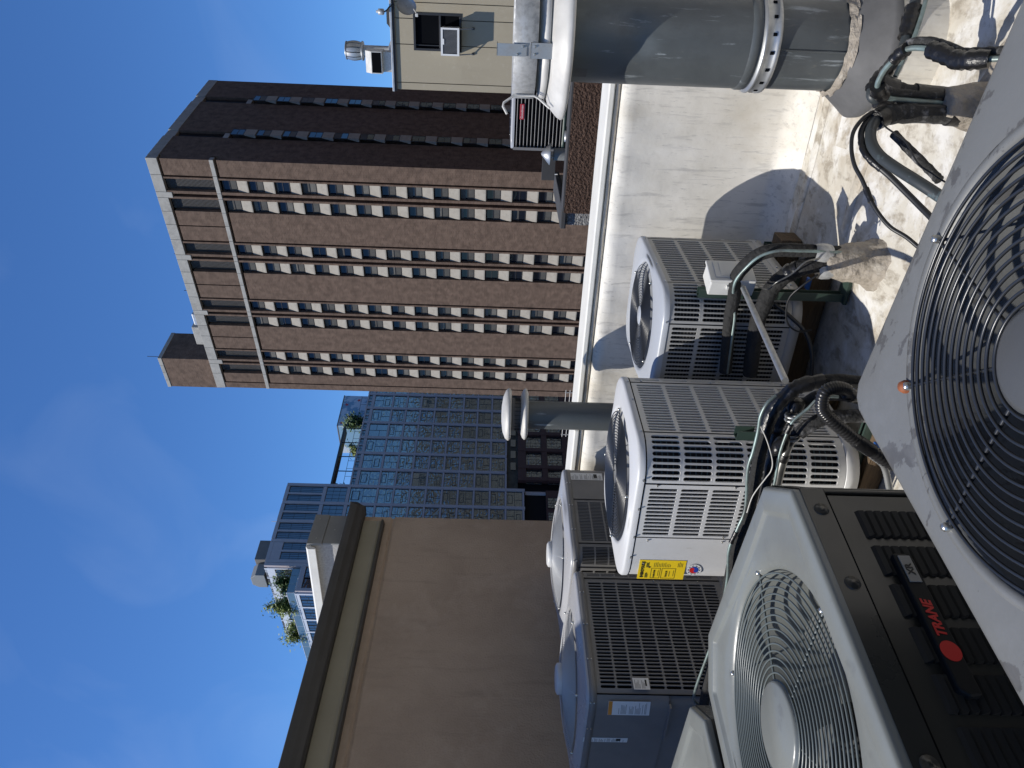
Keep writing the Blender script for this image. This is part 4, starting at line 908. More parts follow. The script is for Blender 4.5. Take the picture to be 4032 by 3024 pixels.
pipe('thin_wire', 'thin dark wire hanging below the swept pipes', 'wire', [(-.47, 2.44, .43), (-0.479, 2.404, 0.432), (-0.49, 2.35, 0.418), (-0.5, 2.297, 0.410), (-0.542, 2.224, 0.395), (-0.557, 2.169, 0.375), (-0.575, 2.10, 0.34), (-.6, 1.9, .25), (-.58, 1.3, .22)], .0028, 'cable', 6, group=G3)
pipe('insulated_pipe', 'short cut length of foam insulation below the swept pipes', 'pipe', [(-.505, 2.43, .385), (-.535, 2.36, .36), (-.57, 2.27, .33), (-.59, 2.22, .315)], .014, 'insulgrey', 10, group=G3, jit=.2)
boot('membrane-wrapped pipe boot below the taped gooseneck stub', -.435, 2.56, .075, .055, .19, 9)
def stub(label, pts, r, m, wr):
    p = smooth_path(pts, 6); q = random.Random(len(pts)+int(r*1000)); jv = [1+.16*(q.random()-.5) for _ in p]
    o = M().tube(p, r, 14, True, lambda i: r*jv[i]).build('pipe_stub', m); tag(o, label, 'pipe stub')
    for (a, b, k) in wr: M().tube(sub_path(p, a, b), r*k, 14, True, lambda i: r*k*(1+.06*math.sin(i*3.1))).build('tape_wrap', 'tape', o)
stub('black taped gooseneck stub with peeling silver paint', [(-.425, 2.585, .05), (-.420, 2.585, .15), (-.415, 2.59, .26), (-.405, 2.60, .35), (-.385, 2.615, .40)], .036, 'insulgrey', ((.35, .55, 1.12), (.7, .95, 1.18)))
stub('thick foam-wrapped stub carrying the cable and swept pipes', [(-.47, 2.545, .05), (-.462, 2.54, .15), (-.458, 2.535, .27), (-.463, 2.52, .37), (-.478, 2.49, .43)], .031, 'insulgrey', ((.1, .3, 1.1), (.82, 1., 1.1)))
# membrane apron folds round that boot
ap = M(); rr_ = random.Random(11); rows = []
for i in range(9):
    t = i/8; rows.append([(-.62+.44*j/14, 2.60-.34*t+.012*math.sin(j*1.3+i), .012+.055*math.exp(-((j-7)/4)**2)*(1-.5*t)+.010*abs(math.sin(j*.95+.4*i))) for j in range(15)])
ap.rows(rows, False, True); tag(ap.build('membrane_apron', 'mastic'), 'wrinkled membrane apron around the gooseneck pipe boot', 'flashing')

# ================================================================ BIG VENT FLUE
vx, vy = -.34, 3.251
vf = thing('vent_flue', 'large blue grey vent flue with weathered metal rain cap', 'vent', (vx, vy, 0))
M().lathe([(.255, -.02), (.25, .02), (.245, .10), (.25, .18)], n=48).build('curb', 'membrane', vf)
M().lathe([(.270, .172), (.272, .196), (.262, .206), (.188, .302)], n=48).build('flashing_cone', 'conegrey', vf)
rr_ = random.Random(2); wt = [rr_.uniform(-.045, .045) for _ in range(64)]
M().lathe([(.192, .296), (.190, .306), (.184, .318), (.176, .328)], n=48, wob=lambda k, j: wt[(j*3+k*7) % 64]).build('sealant_bead', 'mastic', vf)
def dent(k, j): return 0
dm = M(); N = 64; rows = []
for i in range(41):
    z = .615+(1.405-.615)*i/40; rw_ = []
    for j in range(N):
        a = 2*PI*j/N
        da = (a-R(262)+PI) % (2*PI)-PI; db = (a-R(292)+PI) % (2*PI)-PI
        r_ = .176-.010*math.exp(-(da/.20)**2-((z-1.13)/.05)**2)-.012*math.exp(-(db/.22)**2-((z-1.17)/.07)**2)+.003*math.exp(-(da/.25)**2-((z-1.05)/.05)**2)
        rw_.append((r_*math.cos(a), r_*math.sin(a), z))
    rows.append(rw_)
dm.rows(rows, True, True).build('upper_pipe', 'ventpaint', vf)
M().lathe([(.172, .29), (.172, .62)], n=48).build('lower_pipe', 'ventpaint', vf)
M().lathe([(.178, .585), (.190, .590), (.192, .602), (.186, .606), (.186, .640), (.192, .646), (.190, .652), (.178, .658)], n=48).build('draw_band', 'steel', vf)
M().lathe([(.176, .665), (.181, .670), (.181, .69), (.176, .70)], n=48).build('swaged_bead', 'ventpaint', vf)
for k in range(9):
    a = R(185+k*20); M().box(-.002, -.006, .610, .002, .006, .624).build('band_slot', 'void', vf).matrix_local = Matrix.Translation((.187*math.cos(a), .187*math.sin(a), 0)) @ Matrix.Rotation(a, 4, 'Z')
sm_ = M(); a = R(268); sm_.tube([(.174*math.cos(a), .174*math.sin(a), .33), (.174*math.cos(a), .174*math.sin(a), .585)], .004, 6); sm_.build('pipe_seam', 'ventpaint', vf)
def wavy(k, j): return .012*math.sin(j*.39+1)+.008*math.sin(j*.72)
M().lathe([(.176, 1.395), (.30, 1.388), (.318, 1.392), (.322, 1.404), (.312, 1.420), (.275, 1.455), (.235, 1.468), (.19, 1.470)], n=64, wob=wavy).build('cap_skirt', 'zinc', vf)
M().lathe([(.21, 1.466), (.245, 1.474), (.238, 1.495), (.20, 1.515), (.185, 1.52)], n=64, wob=lambda k, j: .01*math.sin(j*.6)).build('inner_cone', 'zinc', vf)
M().lathe([(.150, 1.46), (.150, 1.56)], n=40).build('vent_neck', 'void', vf)
M().lathe([(.244, 1.518), (.246, 1.520), (.246, 1.606), (.244, 1.608), (.240, 1.600), (.240, 1.524)], n=64).build('wind_band', 'galvband', vf)
M().lathe([(0, 1.585), (.2, 1.57), (.238, 1.566)], n=40).build('inner_lid', 'galvband', vf)
a = R(-98)
for (z0, z1, d, w_) in ((1.560, 1.672, .2475, .022), (1.455, 1.545, .2475, .028)):
    br_ = M().box(-.001, -w_, z0, .002, w_, z1); br_.box(-.02, -w_, z1-.003, .002, w_, z1)
    o = br_.build('strap_bracket', 'steel', vf); o.matrix_local = Matrix.Translation((d*math.cos(a), d*math.sin(a), 0)) @ Matrix.Rotation(a, 4, 'Z')
for (z, da) in ((1.575, .05), (1.595, -.06), (1.53, .06), (1.53, -.05)):
    screws(vf, [((.2505*math.cos(a+da), .2505*math.sin(a+da), z), (math.cos(a), math.sin(a), 0))])
a = R(212); ca, sa = math.cos(a), math.sin(a)
M().tube([(.30*ca, .30*sa, 1.455), (.262*ca, .262*sa, 1.50), (.252*ca, .252*sa, 1.52), (.255*ca, .255*sa, 1.60), (.285*ca, .285*sa, 1.640), (.30*ca, .30*sa, 1.642), (.33*ca, .33*sa, 1.625)], .005, 8).build('bent_rod', 'zinc', vf)
M().add([(.1775*math.cos(R(218+8*i)), .1775*math.sin(R(218+8*i)), z) for z in (1.315, 1.365) for i in range(3)], [(0, 1, 4, 3), (1, 2, 5, 4)]).build('tape_patch', 'conegrey', vf)

# ================================================================ SMALL VENT BEHIND
svx, svy = -2.575, 3.84
sv = thing('small_vent', 'small grey vent pipe with two white saucer caps behind the light grey condenser', 'vent', (svx, svy, 0))
M().lathe([(.13, -.01), (.115, .1), (.098, .16)], n=28).build('flashing_cone', 'conegrey', sv)
M().lathe([(.088, .1), (.088, 1.44)], n=32).build('pipe', 'ventpaint', sv)
M().lathe([(.088, 1.425), (.14, 1.428), (.158, 1.436), (.162, 1.446), (.150, 1.458), (.12, 1.470), (.092, 1.474)], n=40, wob=lambda k, j: .02*math.sin(j*.47)).build('lower_saucer', 'zinc', sv)
M().lathe([(.150, 1.532), (.162, 1.538), (.164, 1.550), (.15, 1.566), (.11, 1.582), (.05, 1.590), (0, 1.591)], n=40, wob=lambda k, j: .02*math.sin(j*.47+2)).build('upper_saucer', 'zinc', sv)
M().lathe([(.085, 1.47), (.085, 1.505), (.10, 1.508), (.104, 1.534), (.10, 1.545)], n=32).build('throat', 'conegrey', sv)
for k in range(24):
    aa = 2*PI*k/24; M().tube([(.1*math.cos(aa), .1*math.sin(aa), 1.46), (.1*math.cos(aa), .1*math.sin(aa), 1.512)], .0022, 4).build('screen_bar', 'darksteel', sv)

# ================================================================ BRICK TOWER
T0 = g2(22.946, 79.422, 0); TD = Vector((-.982, .189, 0)); TA = math.atan2(.189, -.982)
tw = thing('brick_tower', 'tall brown brick tower with columns of windows and pale spandrels', 'tower', (T0.x, T0.y, 0), TA)
W, DEP, ZG = 33.2, 22.3, -36
F0, FP, NF = 31.93, 2.90, 16           # top of first window, storey pitch
M().box(.8, -DEP+.4, ZG, W-.4, -.9, 38.9).build('core', 'recess', tw)
def bp(s0, s1, z0, z1, nm='brick_panel', y=0., d=.9): M().box(s0, y-d, z0, s1, y, z1).build(nm, 'brick', tw)
levels = [(ZG, 32.18), (32.68, 38.15)]
bays = [2.32+8.1*k for k in range(4)]
for li, (za, zb) in enumerate(levels):
    top = zb - (.28 if li == 0 else .26)
    prev = 0.0
    for k, b in enumerate(bays):
        if li == 1 and k > 0:
            mid = (prev+b-.42)/2; bp(prev, mid-.07, za, top); bp(mid+.07, b-.42, za, top)
        else: bp(prev if k else .001, b-.42, za, top)
        bp(b-.20, b, za, zb, 'brick_pier'); bp(b+1.45, b+1.78, za, zb, 'brick_pier'); bp(b+2.15, b+2.40, za, zb, 'brick_pier')
        prev = b+3.92
    bp(prev, 32.1, za, top); bp(32.28, W-.001, za, zb, 'brick_pier')
# concrete bands: roof fascia and ledge, cast in segments
def cb(x0, y0, z0, x1, y1, z1): M().box(x0, y0, z0, x1, y1, z1).build('concrete_panel', 'concrete', tw, bevel=.03)
s = -.05
edges = [-.05]
for b in bays: edges += [b-.45, b+1.6, b+2.3, b+4.0]
edges = sorted(edges+[8.0, 16.1, 24.2, W+.05, 5.0+1.3, 14.5, 22.5, 30.7])
edges = [e for i, e in enumerate(edges) if i == 0 or e-edges[i-1] > .5]
for i in range(len(edges)-1):
    lowz = 37.6 if any(abs(edges[i]-(b+1.6)) < .4 for b in bays) else 38.16
    cb(edges[i]+.015, -.5, lowz, edges[i+1]-.015, .06, 39.36)
for i in range(len(edges)-1): cb(edges[i]+.015, -.6, 32.2, edges[i+1]-.015, .05, 32.66)
# windows and spandrels: one master each, copied
def win_master():
    f = M()                                # frame 1.45 wide, 1.52 high, set back
    f.box(0, -.42, 0, .06, -.34, 1.52); f.box(1.39, -.42, 0, 1.45, -.34, 1.52); f.box(.06, -.42, 1.44, 1.39, -.34, 1.52); f.box(.06, -.42, 0, 1.39, -.34, .07); f.box(.06, -.42, .74, 1.39, -.35, .79)
    return f.build('window', 'frame', tw)
wm = win_master()
pu = M().box(.062, -.40, .792, 1.388, -.39, 1.438).build('pane', 'glassdark', wm)
pl = M().box(.062, -.40, .072, 1.388, -.39, .738).build('pane', 'blind', wm)
pl2 = M().box(.062, -.40, .072, 1.388, -.39, .738).build('pane_alt', 'blind2', wm); plg = M().box(.062, -.40, .072, 1.388, -.39, .738).build('pane_glass', 'glassdark', wm)
spm = M().prism([(-.44, -1.29), (-.06, -1.29), (-.06, -1.16), (-.34, -.06), (-.44, -.03)], 'x', .03, 1.42).build('spandrel', 'spandrel', tw)
LOW = [pl.data, pl2.data, plg.data]
for o in (pl, pl2, plg): bpy.data.objects.remove(o)
rr_ = random.Random(21); first = True
def put_window(mtx, alt):
    global first
    if first: o = wm; u = pu; first = False; sp_ = spm
    else: o = dup(wm, tw); u = dup(pu, o); sp_ = dup(spm, tw)
    o.matrix_local = mtx; sp_.matrix_local = mtx
    l = bpy.data.objects.new('pane', LOW[alt]); COL.objects.link(l); l.parent = o
    if rr_.random() < .16: u.material_slots[0].link = 'OBJECT'; u.material_slots[0].material = MT[rr_.choice(('blind', 'blind2'))]
    if rr_.random() < .3:
        q = rr_.uniform(.12, .5); M().box(.07, -.388, 1.43-q, 1.38, -.384, 1.43).build('blind', rr_.choice(('blind', 'blind2')), o)
for b in bays:
    for c0 in (b, b+2.40):
        for k in range(NF):
            z = F0-k*FP-1.52
            put_window(Matrix.Translation((c0, 0, z)), 0 if rr_.random() < .7 else (1 if rr_.random() < .5 else 2))
# side facade (x = 0 plane, facing -x)
SIDE = [(0.9+.0, 5.55), (7.10, 15.35), (17.0, DEP)]
for (t0, t1) in SIDE:
    M().box(.0, -t1, ZG, .9, -t0, 38.18).build('brick_panel', 'brick', tw)
for t0 in (5.55, 15.35):
    bxm = Matrix(((0, -1, 0, .12), (-1, 0, 0, -t0), (0, 0, 1, 0), (0, 0, 0, 1)))
    for k in range(NF):
        mm = Matrix.Translation((-.12, -t0-.05, F0-k*FP-1.52)) @ Matrix.Rotation(-PI/2, 4, 'Z')
        put_window(Matrix.Translation((.0, -t0-.05, F0-k*FP-1.52)) @ Matrix.Rotation(-PI/2, 4, 'Z'), 2 if rr_.random() < .6 else 1)
    lv = M()
    for i in range(44): lv.box(.30, -t0-1.5, 33.0+i*.115, .36, -t0-.05, 33.05+i*.115)
    lv.build('louver_grille', 'darksteel', tw)
    M().box(.12, -t0-1.53, 32.3, .6, -t0-.02, 32.92).build('concrete_sill', 'concrete', tw, bevel=.03)
se = [0, 1.8, 3.6, 5.5, 7.1, 9.2, 11.2, 13.2, 15.35, 17.0, 18.8, 20.5, DEP]
for i in range(len(se)-1):
    rec = .12 if i in (3, 8) else 0
    M().box(-.05+rec, -se[i+1]+.015, 38.2, .5, -se[i]-(.52 if i == 0 else .015), 39.36).build('concrete_panel', 'concrete', tw, bevel=.03)
# louvres of the plant floor
for b in bays:
    for c0, sg in ((b, 1), (b+2.40, 1)):
        lv = M()
        for i in range(40): lv.box(c0+.04, -.62, 32.75+i*.135, c0+1.41, -.50, 32.80+i*.135)
        lv.build('louver_grille', 'louver', tw)
        M().box(c0+.0, -.88, 32.68, c0+1.45, -.70, 38.1).build('louver_back', 'void', tw)
M().box(.5, -DEP+.3, 38.9, W-.3, -.5, 39.1).build('roof', 'tar', tw)
# penthouse and roof plant
M().box(28.85, -6, 39.0, 33.9, -.62, 45.9).build('penthouse', 'brick', tw)
for i in range(4): cb(28.8+1.3*i, -6.05, 45.9, 28.8+1.3*i+1.28, -.56, 46.4)
M().box(23.6, -4.0, 39.1, 26.5, -.9, 40.75).build('roof_plant', 'concrete', tw, bevel=.1)
M().box(21.6, -2.4, 39.1, 23.4, -1.0, 40.3).build('roof_plant', 'flash', tw, bevel=.15)
for (sx, h_) in ((28.9, 1.5), (17.9, .9), (12.6, .7)):
    M().tube([(sx, -1.0, (46.4 if sx > 20 else 39.3)), (sx, -1.0, (46.4 if sx > 20 else 39.3)+h_)], .04, 5).build('aerial', 'darksteel', tw)

# ================================================================ GLASS APARTMENT BUILDING
GA = math.atan2(.982, .189)
gb = thing('glass_building', 'grey gridded glass apartment building with rooftop terraces behind the brick tower', 'building', (-88.249, 121.845, 0), GA)
cen = [12.55-4.25*k for k in range(9)]           # upright mullion axes
S_R = 21.5
M().box(-35.7, .7, -36, S_R, 34, 27.9).build('core', 'recess', gb)
M().box(-30.7, .7, 27.9, -12.8, 23, 39.6).build('core', 'recess', gb)
M().box(-35.7, .7, 27.9, -30.7, 33, 33.2).build('core', 'recess', gb)
mu_all = [S_R-.3, 16.8]+cen+[-25.7, -29.95, -35.4]
def mull(s, z0, z1, w=.29): M().box(s-w, -.25, z0, s+w, .3, z1).build('mullion', 'mullion', gb)
for s in mu_all:
    zt = 28.3 if s > -12.7 else (39.9 if -31 < s else 33.6)
    mull(s, -1.5 if s > -12 else -5.0, zt)
mull(-30.6, 28, 39.9, .3)
zl = [-1.37+3.02*k for k in range(9)]             # floor bands
def hband(s0, s1, z, h=.18): M().box(s0, -.22, z-h, s1, .28, z+h).build('floor_band', 'mullion', gb)
spans = [(mu_all[i+1]+.34, mu_all[i]-.34) for i in range(len(mu_all)-1)]
def pattern(w, h, k):
    f = M(); e = .05
    f.box(0, -.02, 0, w, .06, e); f.box(0, -.02, h-e, w, .06, h); f.box(0, -.02, e, e, .06, h-e); f.box(w-e, -.02, e, w, .06, h-e)
    b_ = .035
    if k == 0: f.box(e, -.02, h*.5-b_, w-e, .06, h*.5+b_); f.box(w*.45-b_, -.02, e, w*.45+b_, .06, h*.5-b_); f.box(w*.2, -.02, h*.62, w*.8, .06, h*.66); f.box(w*.2, -.02, h*.9, w*.8, .06, h*.94); f.box(w*.2, -.02, h*.66, w*.2+.07, .06, h*.9); f.box(w*.8-.07, -.02, h*.66, w*.8, .06, h*.9)
    elif k == 1: f.box(e, -.02, h*.5-b_, w-e, .06, h*.5+b_); f.box(w*.58-b_, -.02, h*.5+b_, w*.58+b_, .06, h-e); f.box(w*.15, -.02, h*.12, w*.72, .06, h*.16); f.box(w*.15, -.02, h*.36, w*.72, .06, h*.40); f.box(w*.15, -.02, h*.16, w*.15+.07, .06, h*.36); f.box(w*.72-.07, -.02, h*.16, w*.72, .06, h*.36)
    elif k == 2: f.box(w*.5-b_, -.02, e, w*.5+b_, .06, h-e); f.box(e, -.02, h*.42-b_, w*.5-b_, .06, h*.42+b_); f.box(w*.5+b_, -.02, h*.6-b_, w-e, .06, h*.6+b_)
    else:
        for i in range(1, 4): f.box(w*i/4-.02, -.02, e, w*i/4+.02, .06, h-e)
        for i in range(1, 3): f.box(e, -.02, h*i/3-.02, w-e, .06, h*i/3+.02)
    return f
cache = {}; rr_ = random.Random(77)
def gwindow(s0, s1, z0, z1, k, gm, y=0., parent=None):
    par = parent or gb
    w_, h_ = round(s1-s0, 2), round(z1-z0, 2); key = (w_, h_, k)
    if key not in cache:
        me = pattern(w_, h_, k).build('window', 'muntin', par); pm = M().box(.04, .02, .04, w_-.04, .03, h_-.04).build('pane', 'glassA', me)
        cache[key] = (me.data, pm.data); bpy.data.objects.remove(pm); bpy.data.objects.remove(me)
    o = bpy.data.objects.new('window', cache[key][0]); COL.objects.link(o); o.parent = par; o.location = (s0, y, z0)
    p = bpy.data.objects.new('pane', cache[key][1]); COL.objects.link(p); p.parent = o
    p.material_slots[0].link = 'OBJECT'; p.material_slots[0].material = MT[gm]
    return o
for (s0, s1) in spans:
    left = s0 < -12.9
    hi = 28.3 if not left else 33.0
    zz = [-1.37-3.02*j for j in (2, 1) if left and j == 1]+zl
    if left: zz = [-4.7]+zl
    zz = zz + [27.0] if not left else zz + [28.2]
    for z in zz: hband(s0, s1, z, .18 if z < 26 else .3)
    for i in range(len(zz)-1):
        z0, z1 = zz[i]+.2, zz[i+1]-(.2 if zz[i+1] < 26 else .32)
        up = z0/25
        gm = rr_.choice(['glassA', 'glassB', 'glassC', 'glassA'] if up > .45 else ['glassB', 'glassB', 'glassA'])
        gwindow(s0+.02, s1-.02, z0, z1, rr_.choice((0, 1, 2)), gm)
    if not left:
        mid = (s0+s1)/2
        gwindow(s0+.02, mid-.1, 27.32, 28.02, 2, 'glassblue'); gwindow(mid+.1, s1-.02, 27.32, 28.02, 2, 'glassblue')
        M().box(s0, -.2, 28.02, s1, .3, 28.3).build('roof_fascia', 'mullion', gb); M().box(mid-.1, -.15, 27.3, mid+.1, .3, 28.02).build('mullion', 'mullion', gb)
# upper left block
hb = [(-30.3, -12.95)]
for (s0, s1) in spans:
    if s0 < -12.9 and s1 > -31 and s0 > -31:
        gwindow(s0+.02, s1-.02, 28.55, 32.3, 3, 'glassblue')
        hband(s0, s1, 32.65, .33)
        mid = (s0+s1)/2
        M().box(mid-.17, -.22, 32.98, mid+.17, .3, 39.3).build('mullion', 'mullion', gb)
        zt = 39.25 if s0 > -26 else 37.6
        gwindow(s0+.02, mid-.17, 33.0, zt, 3, 'glassblue'); gwindow(mid+.17, s1-.02, 33.0, zt, 3, 'glassblue')
        if zt < 39: M().box(s0, -.2, 37.62, s1, .3, 39.28).build('blank_panel', 'mullion', gb)
        M().box(s0, -.22, 39.3, s1, .3, 39.95).build('roof_fascia', 'mullion', gb)
M().box(-31, .3, 39.6, -12.6, 23.2, 39.95).build('roof', 'tar', gb)
for (s0, s1) in ((-35.05, -33.2), (-33.0, -31.0)):
    gwindow(s0, s1, 30.6, 32.6, 2, 'glassblue')
M().box(-35.4, -.2, 32.7, -30.3, .3, 33.5).build('roof_fascia', 'mullion', gb)
for z in (28.3, 30.3): M().box(-35.05, -.2, z, -30.95, .3, z+.25).build('floor_band', 'mullion', gb)
gwindow(-34.9, -31.1, 20, 28.2, 3, 'glassB')
# sunlit end facades (facing -x): upper at s=-30.9, lower at s=-35.8
def endwin(x, y0, y1, z0, z1, k, gm):
    o = gwindow(0, y1-y0, z0, z1, k, gm); o.matrix_local = Matrix.Translation((x, y1, z0)) @ Matrix.Rotation(-PI/2, 4, 'Z')
for i in range(8):
    y0 = .4+i*2.85
    M().box(-31.05, y0, 28, -30.6, y0+.32, 39.95).build('mullion', 'paleclad', gb)
    endwin(-30.92, y0+.34, y0+2.83, 33.7, 38.2, 2, 'glassA')
    M().box(-31.0, y0+.34, 38.25, -30.6, y0+2.83, 39.95).build('roof_fascia', 'paleclad', gb)
for i in range(8):
    y0 = .3+i*4.1
    M().box(-35.95, y0, 10, -35.5, y0+.35, 33.6).build('mullion', 'paleclad', gb)
    for z in (30.2, 26.2): M().box(-35.9, y0+.36, z, -35.5, y0+4.08, z+.4).build('floor_band', 'paleclad', gb)
    M().box(-35.9, y0+.36, 33.0, -35.5, y0+4.08, 33.55).build('floor_band', 'paleclad', gb)
    endwin(-35.82, y0+.4, y0+2.1, 30.65, 32.95, 2, 'glassblue'); endwin(-35.82, y0+2.25, y0+4.05, 30.65, 32.95, 2, 'glassblue')
    endwin(-35.82, y0+.4, y0+4.05, 26.65, 30.15, 3, 'glassA')
M().box(-35.95, 0.2, 33.56, -30.8, 33.2, 33.7).build('roof', 'paleclad', gb)
# terrace balustrade
for i in range(9):
    M().box(-35.8, .3+i*3.6, 33.75, -35.76, 3.8+i*3.6, 35.0).build('balustrade_pane', 'railglass', gb)
for i in range(10): M().tube([(-35.78, .25+i*3.6, 33.7), (-35.78, .25+i*3.6, 35.05)], .05, 5).build('balustrade_post', 'paleclad', gb)
M().tube([(-35.78, .2, 35.05), (-35.78, 32.9, 35.05)], .05, 5).build('handrail', 'paleclad', gb)
for i in range(3): M().box(-35.7+i*1.6, .2, 33.75, -34.15+i*1.6, .24, 35.0).build('balustrade_pane', 'railglass', gb)
# podium in oxblood metal below
M().box(-10.7, -.6, -36, S_R, .6, -14).build('podium_wall', 'podium', gb)
for s in [15.2+.0, 10.7, 6.2, 1.7, -2.8, -7.3, -10.4, 19.7]:
    M().box(s-.42, -.65, -14, s+.42, .3, -3.7).build('podium_post', 'podium', gb)
for z in (-5.0, -9.0, -13.2): M().box(-10.7, -.6, z-(.55 if z < -6 else .3), S_R, .25, z+(.55 if z < -6 else 1.3)).build('podium_band', 'podium', gb)
ps = [19.7, 15.2, 10.7, 6.2, 1.7, -2.8, -7.3]
for s in ps:
    for (z0, z1) in ((-8.4, -5.35), (-12.6, -9.6)):
        gwindow(s-4.0, s-.5, z0, z1, 3, 'glassB', y=-.1)
M().box(-12.5, .2, -3.7, S_R, .5, -1.55).build('stone_band', 'stonewall', gb)
for i in range(8): M().box(14-i*3.1, .05, -3.3, 15.9-i*3.1, .2, -2.3).build('window', 'glassblue', gb)
M().box(-12.6, 3.5, -36, -10.7, 4, -3.7).build('recess_wall', 'void', gb)
M().lathe([(.45, -36), (.45, -5.1)], (-13.0, .8, 0), 16).build('column', 'mullion', gb)
M().box(-36, -.2, -36, -12.9, .4, -9).build('podium_wall', 'podium', gb)
M().box(-36, 1.2, -9, -12.7, 1.6, -5.1).build('stone_band', 'stonewall', gb)
for i in range(5): gwindow(-17.2-i*3.4, -14.8-i*3.4, -12.5, -9.3, 3, 'glassB', y=-.35)
# rooftop: mural box, pergola, plants, cooling plant
mb_ = thing('mural_penthouse', 'white and blue painted rooftop box with red stars on the glass building', 'penthouse', (0, 0, 0)); mb_.parent = None
GM = Matrix.Translation((-88.249, 121.845, 0)) @ Matrix.Rotation(GA, 4, 'Z')
mb_.matrix_world = GM
M().box(8.7, 6, 28.3, 18.2, 14.7, 35.0).build('painted_wall', 'mural', mb_)
M().box(8.65, 5.95, 35.0, 18.25, 14.75, 35.2).build('roof_edge', 'brownbox', mb_)
for (s_, z_) in ((15.3, 34.1), (11.5, 33.0), (9.6, 34.3), (16.8, 31.6)):
    vs = []; r_ = .55
    for k in range(10): rr2 = r_ if k % 2 == 0 else r_*.4; vs.append((s_+rr2*math.cos(k*PI/5+.3), 5.97, z_+rr2*math.sin(k*PI/5+.3)))
    M().add(vs, [list(range(10))[::-1]]).build('star', 'red', mb_)
M().box(12.4, 6, 28.3, 12.5, 9, 29.8).build('railing', 'darksteel', mb_)
pg = thing('pergola', 'dark steel pergola along the glass building roof edge', 'pergola'); pg.matrix_world = GM
M().box(-11.8, 1.2, 31.9, 4.0, 3.4, 32.3).build('canopy', 'darksteel', pg)
for s in (-11.5, -8, -4.2, -.4, 3.6): M().tube([(s, 1.4, 28.3), (s, 1.4, 31.9)], .11, 6).build('post', 'darksteel', pg)
for s in range(-12, 13, 2): M().box(s, .6, 28.3, s+.05, .65, 29.7).build('rail_post', 'darksteel', pg)
M().box(-12.2, .6, 29.68, 12.4, .66, 29.75).build('handrail', 'darksteel', pg)
pl_ = thing('cooling_plant', 'grey brown cooling plant on the upper roof of the glass building', 'roof plant'); pl_.matrix_world = GM
M().box(-27.6, 3, 40.3, -23.5, 7, 43.0).build('casing', 'brownbox', pl_, bevel=.1)
M().prism([(3, 40.6), (3, 42.4), (4.2, 43.6), (6.2, 43.6), (7.2, 42.4), (7.2, 40.6)], 'y', -99, -98).build('intake_hood', 'brownbox', pl_).hide_render = False
for o in list(pl_.children):
    if o.name.startswith('intake_hood'): bpy.data.objects.remove(o)
M().prism([(4.0, 40.8), (4.0, 42.4), (5.0, 43.4), (7.0, 43.4), (7.8, 42.4), (7.8, 40.8)], 'x', -30.2, -27.7).build('intake_hood', 'paintgrey', pl_, bevel=.08)
for (s, y) in ((-27.3, 3.3), (-24, 3.3), (-27.3, 6.7), (-24, 6.7), (-29.9, 5.0), (-29.9, 7.2)): M().box(s-.1, y-.1, 39.95, s+.1, y+.1, 40.85).build('support', 'darksteel', pl_)
M().tube([(-20, 2, 39.9), (-20, 2, 41.6)], .06, 5).build('aerial', 'paleclad', pl_)
def shrub(label, s, y, z, h, r, m, n, seed, lean=0.):
    rs_ = random.Random(seed); t = thing('terrace_shrub', label, 'shrub', group='planted shrubs on the glass building terraces'); t.matrix_world = GM @ Matrix.Translation((s, y, z))
    tr = M(); ends = []
    for k in range(7):
        a = rs_.uniform(0, 6.28); rr2 = r*rs_.uniform(.2, .8); hh = h*rs_.uniform(.5, 1)
        e = (rr2*math.cos(a)+lean*hh, rr2*math.sin(a), hh); ends.append(e)
        tr.tube([(0, 0, 0), (e[0]*.3, e[1]*.3, hh*.5), e], .05, 5, True, lambda i: .06*(1-.3*i))
    tr.build('trunk', 'bark', t); lf = M()
    for k in range(n):
        e = rs_.choice(ends); u = rs_.uniform(.25, 1.05); sp = r*.32*rs_.random()**.5
        c = Vector((e[0]*u+rs_.gauss(0, sp), e[1]*u+rs_.gauss(0, sp), e[2]*u+rs_.gauss(0, sp)))
        d1 = Vector((rs_.gauss(0, 1), rs_.gauss(0, 1), rs_.gauss(0, 1))).normalized(); d2 = d1.orthogonal().normalized(); l = rs_.uniform(.2, .42)
        lf.add([c-d1*l, c+d2*l*.5, c+d1*l, c-d2*l*.5], [(0, 1, 2, 3)])
    lf.build('crown', m, t); M().box(-.8, -.5, 0, .8, .5, .7).build('planter', 'darksteel', t)
shrub('tall yellow green shrub leaning over the sunlit glass terrace', -34.6, 6.0, 33.7, 5.6, 2.2, 'leafy', 2600, 1, -.15)
shrub('airy yellow green shrub at the end of the sunlit glass terrace', -34.4, 15.5, 33.7, 4.6, 2.4, 'leafy', 2000, 2, -.1)
shrub('dark green shrub against the sunlit penthouse glass', -33.0, 2.2, 33.7, 4.2, 1.8, 'leaf', 2000, 6)
shrub('round dark green shrub in front of the painted rooftop box', 7.2, 3.2, 28.3, 4.8, 2.1, 'leaf', 2400, 3)
shrub('small yellow green shrub under the dark steel pergola', -.6, 3.8, 28.3, 2.6, 1.8, 'leafy', 700, 4)
shrub('little dark green shrub at the end of the pergola beside the upper glass block', -11.6, 2.6, 28.3, 3.2, 1.2, 'leaf', 500, 5)

